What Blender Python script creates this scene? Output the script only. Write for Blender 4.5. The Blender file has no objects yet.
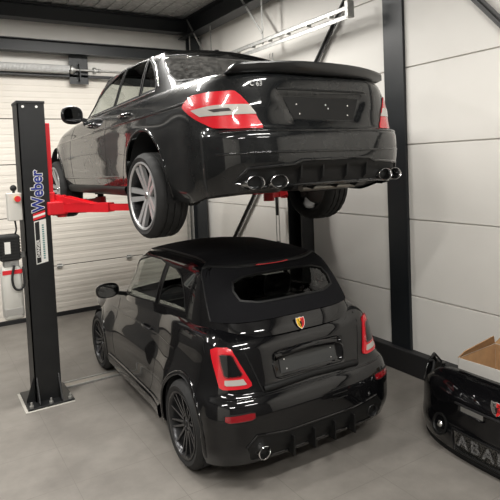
import bpy, bmesh, math, random
from mathutils import Vector, Matrix
random.seed(7)
sc = bpy.context.scene
PI = math.pi
# ---------------- camera (room axes: X along the back wall, Y along the right wall, Z up) -------------
cam_d = bpy.data.cameras.new('camera'); cam = bpy.data.objects.new('camera', cam_d)
sc.collection.objects.link(cam); sc.camera = cam
cam_d.sensor_width = 36; cam_d.lens = 542.65/500*36
cam_d.shift_x = -0.0128; cam_d.shift_y = -0.1162
cam_d.clip_start = .05; cam_d.clip_end = 100
_r = Vector((0.84713413, -0.5297213, -0.04194163)); _f = Vector((0.52745607, 0.84782986, -0.05454015)); _u = Vector((0.06445045, 0.02408046, 0.99763033))
_m = Matrix((_r, _u, -_f)).transposed().to_4x4(); _m.translation = Vector((0, 0, 2.2224))
cam.matrix_world = _m
# ---------------- world, lights, exposure -------------------------------------------------------------
w = bpy.data.worlds.new('world'); sc.world = w; w.use_nodes = True
w.node_tree.nodes['Background'].inputs[0].default_value = (1, .97, .92, 1)
w.node_tree.nodes['Background'].inputs[1].default_value = .02
sc.view_settings.view_transform = 'Standard'; sc.view_settings.look = 'None'
sc.view_settings.exposure = 0.0; sc.view_settings.gamma = 1; sc.view_settings.use_curve_mapping = False
LAMP_POWER = 98
LAMP_SPOTS = [(-1.2, -1.6), (2.3, -1.6), (-1.2, 1.2), (2.0, 1.2), (-1.2, 4.0), (1.15, 5.2), (-1.2, 6.8), (2.3, 6.3)]
for lx, ly in LAMP_SPOTS:   # eight ceiling tubes
    ld = bpy.data.lights.new('tube_light', 'AREA'); ld.shape = 'RECTANGLE'; ld.size = 1.5; ld.size_y = .18
    ld.energy = LAMP_POWER*(1.2 if ly > 3 and lx > 0 else 1.05); ld.color = (1, .975, .93)
    lo = bpy.data.objects.new('tube_light', ld); sc.collection.objects.link(lo); lo.location = (lx, ly, 4.38)
# ---------------- helpers ------------------------------------------------------------------------------
def mat(name, col, rough=.5, metal=0, coat=0, spec=.5, noise=None, emit=None, bump=None, trans=0, ior=1.45, alpha=1):
    m = bpy.data.materials.new(name); m.use_nodes = True; nt = m.node_tree; b = nt.nodes['Principled BSDF']
    I = b.inputs
    I['Base Color'].default_value = (*col, 1); I['Roughness'].default_value = rough; I['Metallic'].default_value = metal
    I['Coat Weight'].default_value = coat; I['Coat Roughness'].default_value = .03; I['Specular IOR Level'].default_value = spec
    I['IOR'].default_value = ior; I['Transmission Weight'].default_value = trans; I['Alpha'].default_value = alpha
    if emit: I['Emission Color'].default_value = (*emit[0], 1); I['Emission Strength'].default_value = emit[1]
    tc = nt.nodes.new('ShaderNodeTexCoord')
    if noise:   # (scale, col2, contrast low, high)
        n = nt.nodes.new('ShaderNodeTexNoise'); n.inputs['Scale'].default_value = noise[0]; n.inputs['Detail'].default_value = 6
        r = nt.nodes.new('ShaderNodeValToRGB'); r.color_ramp.elements[0].position = noise[2]; r.color_ramp.elements[1].position = noise[3]
        r.color_ramp.elements[0].color = (*col, 1); r.color_ramp.elements[1].color = (*noise[1], 1)
        nt.links.new(tc.outputs['Object'], n.inputs['Vector']); nt.links.new(n.outputs['Fac'], r.inputs['Fac']); nt.links.new(r.outputs['Color'], I['Base Color'])
    if bump:
        n2 = nt.nodes.new('ShaderNodeTexNoise'); n2.inputs['Scale'].default_value = bump[0]; n2.inputs['Detail'].default_value = 4
        bp = nt.nodes.new('ShaderNodeBump'); bp.inputs['Strength'].default_value = bump[1]; bp.inputs['Distance'].default_value = bump[2]
        nt.links.new(tc.outputs['Object'], n2.inputs['Vector']); nt.links.new(n2.outputs['Fac'], bp.inputs['Height']); nt.links.new(bp.outputs['Normal'], I['Normal'])
    return m
def link(o): sc.collection.objects.link(o); return o
def thing(name, label, cat, loc=(0, 0, 0), rz=0, group=None):
    o = link(bpy.data.objects.new(name, None)); o.location = loc; o.rotation_euler = (0, 0, rz); o.empty_display_size = .1
    tag(o, label, cat, group); return o
def tag(o, label=None, cat=None, group=None):
    if label: o['label'] = label
    if cat: o['category'] = cat
    if group: o['group'] = group
    return o
def obj(name, bm, m, parent=None, smooth=False, label=None, normals=True):
    me = bpy.data.meshes.new(name)
    if normals: bmesh.ops.recalc_face_normals(bm, faces=bm.faces)
    bm.to_mesh(me); bm.free()
    for mm in (m if isinstance(m, (list, tuple)) else [m]): me.materials.append(mm)
    if smooth:
        for p in me.polygons: p.use_smooth = True
    o = link(bpy.data.objects.new(name, me)); o.parent = parent
    if label: o['label'] = label
    return o
def sharp(o, ang=35):
    me = o.data
    for p in me.polygons: p.use_smooth = True
    bm = bmesh.new(); bm.from_mesh(me)
    for e in bm.edges:
        if len(e.link_faces) == 2 and e.calc_face_angle(0) > math.radians(ang): e.smooth = False
    bm.to_mesh(me); bm.free(); return o
def struct(name, bm, m, smooth=False):
    o = obj(name, bm, m, None, smooth); o['kind'] = 'structure'; return o
def B(): return bmesh.new()
def box(bm, x0, x1, y0, y1, z0, z1, bev=0, M=None):
    r = bmesh.ops.create_cube(bm, size=1)
    vs = r['verts']
    T = Matrix.Translation(((x0+x1)/2, (y0+y1)/2, (z0+z1)/2)) @ Matrix.Diagonal((x1-x0, y1-y0, z1-z0, 1))
    if M is not None: T = M @ T
    bmesh.ops.transform(bm, matrix=T, verts=vs)
    if bev:
        es = list({e for v in vs for e in v.link_edges})
        bmesh.ops.bevel(bm, geom=es, offset=bev, segments=2, affect='EDGES', profile=.5)
    return bm
def frame_between(a, b):
    a, b = Vector(a), Vector(b); d = b-a; q = d.to_track_quat('Z', 'Y')
    return Matrix.Translation(a) @ q.to_matrix().to_4x4(), d.length
def cyl(bm, a, b, r, r2=None, n=20, caps=True):
    M, L = frame_between(a, b)
    bmesh.ops.create_cone(bm, cap_ends=caps, segments=n, radius1=r, radius2=r if r2 is None else r2, depth=L, matrix=M @ Matrix.Translation((0, 0, L/2)))
    return bm
def bar(bm, a, b, w, h, up=(0, 0, 1)):
    a, b = Vector(a), Vector(b); d = (b-a).normalized(); s = d.cross(Vector(up)).normalized(); u = s.cross(d)
    vs = [bm.verts.new(p + s*(w/2*i) + u*(h/2*j)) for p in (a, b) for i, j in ((-1, -1), (1, -1), (1, 1), (-1, 1))]
    for f in ((3, 2, 1, 0), (4, 5, 6, 7), (0, 1, 5, 4), (1, 2, 6, 5), (2, 3, 7, 6), (3, 0, 4, 7)): bm.faces.new([vs[k] for k in f])
    return bm
def tube(bm, pts, r, n=8, closed=False):
    pts = [Vector(p) for p in pts]; N = len(pts); rings = []; prev = None
    for i, p in enumerate(pts):
        a = pts[(i-1) % N] if (closed or i > 0) else p; b = pts[(i+1) % N] if (closed or i < N-1) else p
        d = (b-a).normalized()
        if prev is None: prev = d.orthogonal().normalized()
        s = (prev - d*prev.dot(d))
        s = s.normalized() if s.length > 1e-6 else d.orthogonal().normalized(); prev = s; t = d.cross(s)
        rr = r[i] if isinstance(r, (list, tuple)) else r
        rings.append([bm.verts.new(p + (s*math.cos(k*2*PI/n) + t*math.sin(k*2*PI/n))*rr) for k in range(n)])
    for i in range(N if closed else N-1):
        A, C = rings[i], rings[(i+1) % N]
        for k in range(n): bm.faces.new((A[k], A[(k+1) % n], C[(k+1) % n], C[k]))
    if not closed: bm.faces.new(rings[0][::-1]); bm.faces.new(rings[-1])
    return bm
def lathe(bm, prof, M, n=40, closed=False, arc=2*PI):
    # prof: (r, h) pairs; axis = local Z of M
    rings = []
    for r, h in prof: rings.append([bm.verts.new(M @ Vector((r*math.cos(k*arc/n), r*math.sin(k*arc/n), h))) for k in range(n)])
    m = len(prof)
    for i in range(m if closed else m-1):
        A, C = rings[i], rings[(i+1) % m]
        for k in range(n): bm.faces.new((A[k], A[(k+1) % n], C[(k+1) % n], C[k]))
    return bm
def prism(bm, poly, h0, h1, M=None):
    M = M or Matrix.Identity(4)
    a = [bm.verts.new(M @ Vector((x, y, h0))) for x, y in poly]; b = [bm.verts.new(M @ Vector((x, y, h1))) for x, y in poly]
    n = len(poly); bm.faces.new(a[::-1]); bm.faces.new(b)
    for k in range(n): bm.faces.new((a[k], a[(k+1) % n], b[(k+1) % n], b[k]))
    return bm
def text(body, size, M, m, parent, name, label=None, depth=.001, spacing=1.0, bold=0.0, shear=0, xscale=1, res=3):
    cu = bpy.data.curves.new(name, 'FONT'); cu.body = body; cu.size = size; cu.extrude = depth; cu.space_character = spacing; cu.offset = bold; cu.shear = shear
    cu.align_x = 'CENTER'; cu.align_y = 'CENTER'; cu.resolution_u = res
    o = bpy.data.objects.new(name, cu); link(o); dg = bpy.context.evaluated_depsgraph_get()
    me = bpy.data.meshes.new_from_object(o.evaluated_get(dg)); bpy.data.objects.remove(o)
    me.transform(M @ Matrix.Diagonal((xscale, 1, 1, 1))); me.name = name
    me.materials.clear(); me.materials.append(m)
    o = link(bpy.data.objects.new(name, me)); o.parent = parent
    if label: o['label'] = label
    return o
# ---------------- shells: smooth surfaces over (u, t); u 0 rear centre .. +-3 front centre, t 0 bottom .. 1 shoulder .. 2 centre line
def lut(pairs):
    xs = [p[0] for p in pairs]; ys = [p[1] for p in pairs]; n = len(xs)
    # monotone-ish cubic (Catmull tangents)
    ms = []
    for i in range(n):
        if i == 0: ms.append((ys[1]-ys[0])/(xs[1]-xs[0]))
        elif i == n-1: ms.append((ys[-1]-ys[-2])/(xs[-1]-xs[-2]))
        else:
            d0 = (ys[i]-ys[i-1])/(xs[i]-xs[i-1]); d1 = (ys[i+1]-ys[i])/(xs[i+1]-xs[i])
            ms.append(0 if d0*d1 <= 0 else 2*d0*d1/(d0+d1))
    def f(x):
        if x <= xs[0]: return ys[0]
        if x >= xs[-1]: return ys[-1]
        i = 0
        while x > xs[i+1]: i += 1
        h = xs[i+1]-xs[i]; s = (x-xs[i])/h
        return (2*s**3-3*s*s+1)*ys[i]+(s**3-2*s*s+s)*h*ms[i]+(-2*s**3+3*s*s)*ys[i+1]+(s**3-s*s)*h*ms[i+1]
    return f
def sstep(a, b, x):
    s = min(1, max(0, (x-a)/(b-a))); return s*s*(3-2*s)
class Shell:
    T1 = .84
    def __init__(s, W, R, F, zb, zt, rs, ysr, ysf, ar, br, af, bf, crown, wy=None, bump=None, disp=None):
        s.W, s.R, s.F, s.zb, s.zt, s.rs = lut(W), lut(R), lut(F), lut(zb), lut(zt), lut(rs)
        s.yr0 = min(p[1] for p in R); s.yf0 = max(p[1] for p in F)
        s.ysr, s.ysf, s.ar, s.br, s.af, s.bf = ysr, ysf, ar, br, af, bf
        s.crown = lut(crown); s.wy = lut(wy) if wy else (lambda y: 1); s.bump = bump or (lambda y, z: 0); s.disp = disp
        s.phr = s.arc(s.ysr-s.yr0, ar, br); s.phf = s.arc(s.yf0-s.ysf, af, bf)
    def arc(s, L, a, b):
        W = .8; n = 400; P = [(W*math.sin(k/n*math.pi/2)**(2/a), L*max(0, math.cos(k/n*math.pi/2))**(2/b)) for k in range(n+1)]
        d = [0]
        for k in range(n): d.append(d[-1]+math.hypot(P[k+1][0]-P[k][0], P[k+1][1]-P[k][1]))
        T = d[-1]
        def f(u):
            x = u*T
            if x <= 0: return 0
            if x >= T: return math.pi/2
            lo, hi = 0, n
            while hi-lo > 1:
                m = (lo+hi)//2
                if d[m] < x: lo = m
                else: hi = m
            return (lo+(x-d[lo])/(d[hi]-d[lo]))/n*math.pi/2
        def inv(ph):
            q = min(n, max(0, ph/(math.pi/2)*n)); i = min(n-1, int(q)); return (d[i]+(q-i)*(d[i+1]-d[i]))/T
        f.inv = inv
        return f
    def raw(s, u, t):
        sg = 1 if u >= 0 else -1; u = min(3, abs(u)); cap = 0
        if t > 1: cap = min(1, t-1); t = 1
        if u <= 1:
            ph = s.phr(u); sx = math.sin(ph)**(2/s.ar); sy = max(0, math.cos(ph))**(2/s.br); yn = s.ysr-(s.ysr-s.yr0)*sy
        elif u >= 2:
            ph = s.phf(3-u); sx = math.sin(ph)**(2/s.af); sy = max(0, math.cos(ph))**(2/s.bf); yn = s.ysf+(s.yf0-s.ysf)*sy
        else: yn = s.ysr+(u-1)*(s.ysf-s.ysr); sx = 1
        zt, zb, r = s.zt(yn), s.zb(yn), s.rs(yn)
        if t < s.T1: z = zb+(zt-r-zb)*t/s.T1; d = 0
        else: a = (t-s.T1)/(1-s.T1)*math.pi/2*.93; z = zt-r+r*math.sin(a); d = r*(1-math.cos(a))
        w = s.W(z)-d
        if u <= 1: y = s.ysr-(s.ysr-(s.R(z)+d))*sy
        elif u >= 2: y = s.ysf+(s.F(z)-d-s.ysf)*sy
        else: y = yn
        x = w*sx*s.wy(y)+s.bump(y, z)*sx
        if cap:
            e = 1-cap; z += s.crown(yn)*(1-e*e)
            if u < 1: y += 0
            x *= e
        return (sg*x, y, z)
    def normal(s, u, t):
        e = 2e-3
        u0, u1 = max(-3, u-e), min(3, u+e); t0, t1 = max(0, t-e), min(2, t+e)
        if abs(u) < 1 or abs(u) > 2: u0, u1 = (u-.012, u+.012)
        if u > 2.985: u0, u1 = 2.96, 2.99
        if u < -2.985: u0, u1 = -2.99, -2.96
        a, b = s.raw(u0, t), s.raw(u1, t); c, d = s.raw(u, t0), s.raw(u, t1)
        p = [b[i]-a[i] for i in range(3)]; q = [d[i]-c[i] for i in range(3)]
        n = [p[1]*q[2]-p[2]*q[1], p[2]*q[0]-p[0]*q[2], p[0]*q[1]-p[1]*q[0]]
        L = math.sqrt(sum(v*v for v in n)) or 1
        n = [v/L for v in n]; P = s.raw(u, t)
        yc = min(max(P[1], s.ysr+.1), s.ysf-.1)
        if n[0]*P[0]+n[1]*(P[1]-yc)+n[2]*(P[2]-.45 if t > .9 else 0)*.8 < 0: n = [-v for v in n]
        return n
    def pt(s, u, t, off=0):
        P = s.raw(u, t); o = off
        if s.disp: o += s.disp(u, t, P)
        if o:
            n = s.normal(u, t); P = (P[0]+n[0]*o, P[1]+n[1]*o, P[2]+n[2]*o)
        return P
    def side_ut(s, y, z, sg=-1):
        # (u, t) on the flank for a given y, z
        u = 1+(y-s.ysr)/(s.ysf-s.ysr)
        if u < 1:
            sy = (s.ysr-y)/(s.ysr-s.R(z)); sy = min(1, sy); u = s.phr.inv(math.acos(sy**(s.br/2)))
        elif u > 2:
            sy = min(1, (y-s.ysf)/(s.F(z)-s.ysf)); u = 3-s.phf.inv(math.acos(sy**(s.bf/2)))
        lo, hi = 0, 1
        for _ in range(30):
            m = (lo+hi)/2
            if s.raw(u, m)[2] < z: lo = m
            else: hi = m
        return (sg*u, (lo+hi)/2)
    def rear_ut(s, x, z):
        # (u, t) on the rear face for a given x, z
        lo, hi = 0, 1; u = .3; t = .5
        for _ in range(12):
            lo, hi = 0, 1
            for _ in range(24):
                m = (lo+hi)/2
                if s.raw(u, m)[2] < z: lo = m
                else: hi = m
            t = (lo+hi)/2; lo, hi = 0, 1.2
            for _ in range(24):
                m = (lo+hi)/2
                if s.raw(m, t)[0] < abs(x): lo = m
                else: hi = m
            u = (lo+hi)/2
        return (u if x >= 0 else -u, t)
def abarth_shells():
    def bump(y, z):
        g = lambda c, wd: math.exp(-((y-c)/wd)**4)
        k = sstep(.15, .3, z)*(1-sstep(.60, .86, z))
        return (.014*g(-.04, .42)+.03*g(2.36, .42))*k - .012*math.exp(-((z-.42)/.1)**2)*g(1.2, .55)
    def disp(u, t, P):
        o = 0
        if abs(u) < .75 and t <= 1 and P[1] < 0:
            x, z = abs(P[0]), P[2]
            o -= .028*(1-sstep(.27, .31, x))*sstep(.70, .725, z)*(1-sstep(.845, .875, z))    # number-plate recess
            o += .012*(1-sstep(.60, .66, z))*sstep(.2, .3, z)
        return o
    body = Shell(W=[(.1, .80), (.25, .835), (.45, .84), (.60, .815), (.7, .775), (.8, .755), (.95, .725), (1.06, .67), (1.2, .6)],
        R=[(.1, -.56), (.22, -.62), (.35, -.65), (.5, -.65), (.60, -.62), (.64, -.585), (.8, -.535), (.95, -.49), (1.05, -.44), (1.15, -.36)],
        F=[(.1, 2.86), (.25, 2.96), (.45, 2.985), (.6, 2.95), (.75, 2.86), (.9, 2.7)],
        zb=[(-.6, .19), (-.3, .18), (.4, .18), (2.0, .20), (2.9, .2)],
        zt=[(-.6, 1.03), (-.3, 1.05), (0, 1.055), (.5, 1.03), (1.2, .985), (1.8, .955), (2.2, .92), (2.6, .83), (3.0, .70)],
        rs=[(-.6, .11), (-.2, .10), (.4, .05), (1.8, .05), (2.2, .09), (3.0, .12)],
        ysr=-.12, ysf=2.0, ar=4.6, br=3.4, af=2.3, bf=2.3, crown=[(-.6, .02), (0, .05), (2, .05), (3, .07)],
        wy=[(-.6, 1), (.2, 1), (.7, .95), (1.8, .95), (2.9, .945)], bump=bump, disp=disp)
    top = Shell(W=[(.9, .72), (1.0, .71), (1.1, .69), (1.25, .65), (1.38, .60), (1.46, .56)],
        R=[(.9, -.50), (1.0, -.47), (1.1, -.41), (1.2, -.33), (1.3, -.23), (1.38, -.13), (1.45, -.02)],
        F=[(.9, 2.02), (1.0, 1.90), (1.15, 1.70), (1.3, 1.48), (1.42, 1.25)],
        zb=[(-.6, .98), (0, 1.0), (.5, .98), (1.2, .94), (2, .90)],
        zt=[(-.5, 1.405), (0, 1.43), (.4, 1.455), (.9, 1.455), (1.4, 1.42), (2.0, 1.40)],
        rs=[(-.5, .05), (.1, .07), (.8, .07), (2, .07)],
        ysr=.15, ysf=1.3, ar=3.6, br=3.0, af=3.4, bf=2.4, crown=[(-.5, .035), (.5, .04), (2, .04)],
        wy=[(-.5, .935), (.4, .955), (1, .985), (1.2, 1)])
    return body, top
def merc_shells():
    def bump(y, z):
        g = lambda c, wd: math.exp(-((y-c)/wd)**4)
        return (.022*g(.14, .44)+.022*g(2.86, .42))*sstep(.1, .35, z)*(1-sstep(.62, .85, z)) + .006*math.exp(-((z-.72)/.03)**2)*g(1.5, 1.5) - .012*math.exp(-((z-.42)/.1)**2)*g(1.5, .8)
    def disp(u, t, P):
        o = 0
        if abs(u) < .75 and t <= 1 and P[1] < -.3:
            x, z = abs(P[0]), P[2]
            xm = .30+.09*sstep(.68, .86, z)
            o -= .026*(1-sstep(xm-.02, xm+.04, x))*sstep(.655, .70, z)*(1-sstep(.845, .885, z))
            o += .028*(1-sstep(.600, .635, z))
            o -= .02*(1-sstep(.36, .40, z))*(1-sstep(.5, .8, x))
        return o
    body = Shell(W=[(.1, .80), (.25, .855), (.4, .885), (.6, .892), (.75, .882), (.88, .855), (.96, .81), (1.05, .74)],
        R=[(.1, -.92), (.22, -1.02), (.35, -1.075), (.45, -1.095), (.58, -1.085), (.64, -1.04), (.8, -1.02), (.95, -1.0), (1.03, -.98)],
        F=[(.1, 3.35), (.25, 3.48), (.45, 3.52), (.6, 3.50), (.75, 3.42), (.9, 3.25)],
        zb=[(-1.1, .25), (-.85, .22), (-.5, .15), (-.1, .17), (2.8, .18), (3.6, .2)],
        zt=[(-1.05, 1.01), (-.8, 1.02), (-.4, 1.035), (0, 1.01), (.6, .975), (1.4, .955), (2.2, .92), (2.8, .845), (3.2, .77), (3.55, .72)],
        rs=[(-1.05, .05), (-.5, .09), (0, .08), (1, .05), (2, .06), (2.5, .10), (3.5, .12)],
        ysr=-.45, ysf=2.5, ar=4.4, br=3.0, af=2.6, bf=2.1, crown=[(-1.0, .01), (-.5, .025), (0, .05), (2.4, .06), (3.5, .06)],
        wy=[(-1.02, .97), (-.3, .99), (.3, 1), (2.6, 1), (3.4, .97)], bump=bump, disp=disp)
    top = Shell(W=[(.88, .80), (.95, .78), (1.05, .735), (1.2, .675), (1.32, .615), (1.42, .56)],
        R=[(.88, -.62), (1.0, -.50), (1.1, -.33), (1.2, -.14), (1.3, .08), (1.38, .30), (1.45, .5)],
        F=[(.88, 2.55), (1.0, 2.30), (1.15, 2.0), (1.3, 1.65), (1.4, 1.4)],
        zb=[(-.7, .97), (-.2, .95), (.6, .93), (1.4, .91), (2.6, .89)],
        zt=[(-.7, 1.345), (0, 1.365), (.7, 1.40), (1.1, 1.40), (1.7, 1.37), (2.5, 1.34)],
        rs=[(-.7, .05), (.2, .07), (2.5, .07)],
        ysr=.35, ysf=1.65, ar=2.9, br=2.0, af=3.4, bf=2.4, crown=[(-.7, .035), (.8, .045), (2.5, .04)])
    return body, top
# (su, t) mesh with cut-outs, mapped onto the shell
def pip(x, y, poly):
    c = False; n = len(poly); j = n-1
    for i in range(n):
        xi, yi = poly[i]; xj, yj = poly[j]
        if (yi > y) != (yj > y) and x < (xj-xi)*(y-yi)/(yj-yi)+xi: c = not c
        j = i
    return c
def smooth_poly(pts, n=6, closed=True):
    out = []; N = len(pts)
    rng = range(N) if closed else range(N-1)
    for i in rng:
        if closed: p0, p1, p2, p3 = pts[i-1], pts[i], pts[(i+1) % N], pts[(i+2) % N]
        else: p0, p1, p2, p3 = pts[max(0, i-1)], pts[i], pts[i+1], pts[min(N-1, i+2)]
        for k in range(n):
            s = k/n
            out.append(tuple(.5*((2*b)+(-a+c)*s+(2*a-5*b+4*c-d)*s*s+(-a+3*b-3*c+d)*s**3) for a, b, c, d in zip(p0, p1, p2, p3)))
    if not closed: out.append(tuple(pts[-1]))
    return out
def round_poly(pts, r=.15, n=4):
    # corners rounded by fraction r of the adjacent edges
    out = []; N = len(pts)
    for i in range(N):
        p, a, b = Vector(pts[i]), Vector(pts[i-1]), Vector(pts[(i+1) % N])
        rr = r[i] if isinstance(r, (list, tuple)) else r
        if rr <= 0: out.append(tuple(p)); continue
        s, e = p.lerp(a, rr), p.lerp(b, rr)
        for k in range(n+1):
            q = k/n; out.append(tuple((1-q)**2*s+2*q*(1-q)*p+q*q*e))
    return out
def mirror_poly(p): return [(-a, b) for a, b in p][::-1]
def shell_mesh(name, S, m, parent, holes, us, ts, skip=None, label=None):
    bm = bmesh.new(); V = [[bm.verts.new((u, t, 0)) for t in ts] for u in us]
    for i in range(len(us)-1):
        for j in range(len(ts)-1):
            bm.faces.new((V[i][j], V[i+1][j], V[i+1][j+1], V[i][j+1]))
    for poly in holes:
        n = len(poly)
        for k in range(n):
            a, b = Vector((*poly[k], 0)), Vector((*poly[(k+1) % n], 0)); d = b-a
            if d.length < 1e-6: continue
            lo = (min(a.x, b.x)-1e-4, min(a.y, b.y)-1e-4); hi = (max(a.x, b.x)+1e-4, max(a.y, b.y)+1e-4)
            fs = []
            for f in bm.faces:
                xs = [v.co.x for v in f.verts]; ys = [v.co.y for v in f.verts]
                if max(xs) > lo[0] and min(xs) < hi[0] and max(ys) > lo[1] and min(ys) < hi[1]: fs.append(f)
            g = list({v for f in fs for v in f.verts})+list({e for f in fs for e in f.edges})+fs
            bmesh.ops.bisect_plane(bm, geom=g, dist=1e-6, plane_co=a, plane_no=Vector((-d.y, d.x, 0)).normalized())
        dead = []
        for f in bm.faces:
            c = f.calc_center_median()
            if pip(c.x, c.y, poly): dead.append(f)
        bmesh.ops.delete(bm, geom=dead, context='FACES')
    if skip:
        dead = [f for f in bm.faces if skip(*f.calc_center_median()[:2])]
        bmesh.ops.delete(bm, geom=dead, context='FACES')
    for v in bm.verts: v.co = S.pt(v.co.x, v.co.y)
    bmesh.ops.remove_doubles(bm, verts=bm.verts, dist=1e-4)
    return obj(name, bm, m, parent, True, label)
def patch(name, S, poly, m, parent, off=.003, thick=.006, du=.05, dt=.05, label=None, into=None, smooth=True):
    bm = bmesh.new(); bm.faces.new([bm.verts.new((a, b, 0)) for a, b in poly])
    bmesh.ops.triangulate(bm, faces=bm.faces[:])
    xs = [p[0] for p in poly]; ys = [p[1] for p in poly]
    for ax, lo, hi, st in ((0, min(xs), max(xs), du), (1, min(ys), max(ys), dt)):
        k = math.floor(lo/st)+1
        while k*st < hi:
            co = Vector((0, 0, 0)); co[ax] = k*st; no = Vector((0, 0, 0)); no[ax] = 1
            bmesh.ops.bisect_plane(bm, geom=bm.verts[:]+bm.edges[:]+bm.faces[:], dist=1e-7, plane_co=co, plane_no=no); k += 1
    bmesh.ops.remove_doubles(bm, verts=bm.verts, dist=1e-6)
    top = {v: v.co.copy() for v in bm.verts}
    be = [e for e in bm.edges if len(e.link_faces) == 1]
    par = {v: (v.co.x, v.co.y) for v in bm.verts}
    low = {}
    for e in be:
        for v in e.verts:
            if v not in low: low[v] = bm.verts.new(S.pt(*par[v], off-thick))
    for e in be: bm.faces.new((e.verts[0], e.verts[1], low[e.verts[1]], low[e.verts[0]]))
    for v, (a, b) in par.items(): v.co = S.pt(a, b, off)
    if into is not None:
        me = bpy.data.meshes.new('t'); bm.to_mesh(me); bm.free(); into.from_mesh(me); bpy.data.meshes.remove(me); return into
    o = obj(name, bm, m, parent, True, label)
    return sharp(o, 50) if smooth else o
def ribbon(bm, S, pts, wd, hgt=.002, off=.0005, closed=False, sub=4, rnd=False):
    pts = smooth_poly(pts, sub, closed) if sub > 1 else list(pts)
    P = [Vector(S.pt(a, b, off)) for a, b in pts]; Nn = [Vector(S.normal(a, b)) for a, b in pts]; N = len(P); rings = []
    for i in range(N):
        a = P[(i-1) % N] if (closed or i) else P[i]; b = P[(i+1) % N] if (closed or i < N-1) else P[i]
        d = (b-a)
        if d.length < 1e-7: d = Vector((0, 1, 0))
        d.normalize(); n = Nn[i]; s = d.cross(n).normalized()
        prof = [(-.5, -1), (-.5, .4), (-.25, 1), (.25, 1), (.5, .4), (.5, -1)] if rnd else [(-.5, -2), (-.5, 1), (.5, 1), (.5, -2)]
        rings.append([bm.verts.new(P[i]+s*wd*q+n*hgt*h) for q, h in prof])
    m = len(rings[0])
    for i in range(N if closed else N-1):
        A, C = rings[i], rings[(i+1) % N]
        for k in range(m-1): bm.faces.new((A[k], A[k+1], C[k+1], C[k]))
    return bm
def rng(a, b, n): return [a+(b-a)*i/n for i in range(n+1)]
US_BODY = [-v for v in (rng(2, 3, 26)[1:])][::-1]+[-v for v in rng(1, 2, 56)[1:]][::-1]+rng(-1, 1, 80)+rng(1, 2, 56)[1:]+rng(2, 3, 26)[1:]
TS_BODY = rng(0, .84, 36)+rng(.84, 1, 7)[1:]+rng(1, 2, 10)[1:]
US_TOP = [-v for v in (rng(2, 3, 16)[1:])][::-1]+[-v for v in rng(1, 2, 20)[1:]][::-1]+rng(-1, 1, 36)+rng(1, 2, 20)[1:]+rng(2, 3, 16)[1:]
TS_TOP = rng(0, .84, 16)+rng(.84, 1, 7)[1:]+rng(1, 2, 10)[1:]
# ---------------- materials ---------------------------------------------------------------------------
M_paint = mat('black_paint', (.003, .003, .0035), rough=.3, coat=1, spec=.05)
M_paint2 = mat('black_paint_dusty', (.004, .0045, .005), rough=.35, coat=1, spec=.1, noise=(9, (.010, .0105, .0105), .45, .75))
M_floor = mat('floor_tiles', (.30, .285, .26), rough=.42)
M_wall = mat('white_panel', (.72, .70, .66), rough=.5, noise=(1.3, (.68, .66, .62), .4, .7))
M_steel = mat('black_steel', (.012, .013, .014), rough=.4)
def floor_nodes():
    nt = M_floor.node_tree; b = nt.nodes['Principled BSDF']; N = nt.nodes.new; L = nt.links.new
    tc = N('ShaderNodeTexCoord'); mp = N('ShaderNodeMapping'); mp.inputs['Location'].default_value = (.39, .30, 0)
    br = N('ShaderNodeTexBrick'); br.offset = 0; br.inputs['Scale'].default_value = 1; br.inputs['Brick Width'].default_value = .6; br.inputs['Row Height'].default_value = .6
    br.inputs['Mortar Size'].default_value = .002; br.inputs['Mortar Smooth'].default_value = .3
    L(tc.outputs['Object'], mp.inputs['Vector']); L(mp.outputs['Vector'], br.inputs['Vector'])
    n1 = N('ShaderNodeTexNoise'); n1.inputs['Scale'].default_value = 1.6; n1.inputs['Detail'].default_value = 8; n1.inputs['Roughness'].default_value = .65
    L(tc.outputs['Object'], n1.inputs['Vector'])
    r = N('ShaderNodeValToRGB'); r.color_ramp.elements[0].position = .35; r.color_ramp.elements[1].position = .7
    r.color_ramp.elements[0].color = (.15, .138, .124, 1); r.color_ramp.elements[1].color = (.235, .218, .196, 1)
    L(n1.outputs['Fac'], r.inputs['Fac'])
    mx = N('ShaderNodeMix'); mx.data_type = 'RGBA'; mx.inputs[7].default_value = (.13, .12, .105, 1)
    L(br.outputs['Fac'], mx.inputs[0]); L(r.outputs['Color'], mx.inputs[6]); L(mx.outputs[2], b.inputs['Base Color'])
    n2 = N('ShaderNodeTexNoise'); n2.inputs['Scale'].default_value = 3; mr = N('ShaderNodeMapRange'); mr.inputs['To Min'].default_value = .3; mr.inputs['To Max'].default_value = .55
    L(tc.outputs['Object'], n2.inputs['Vector']); L(n2.outputs['Fac'], mr.inputs['Value']); L(mr.outputs['Result'], b.inputs['Roughness'])
floor_nodes()
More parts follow.
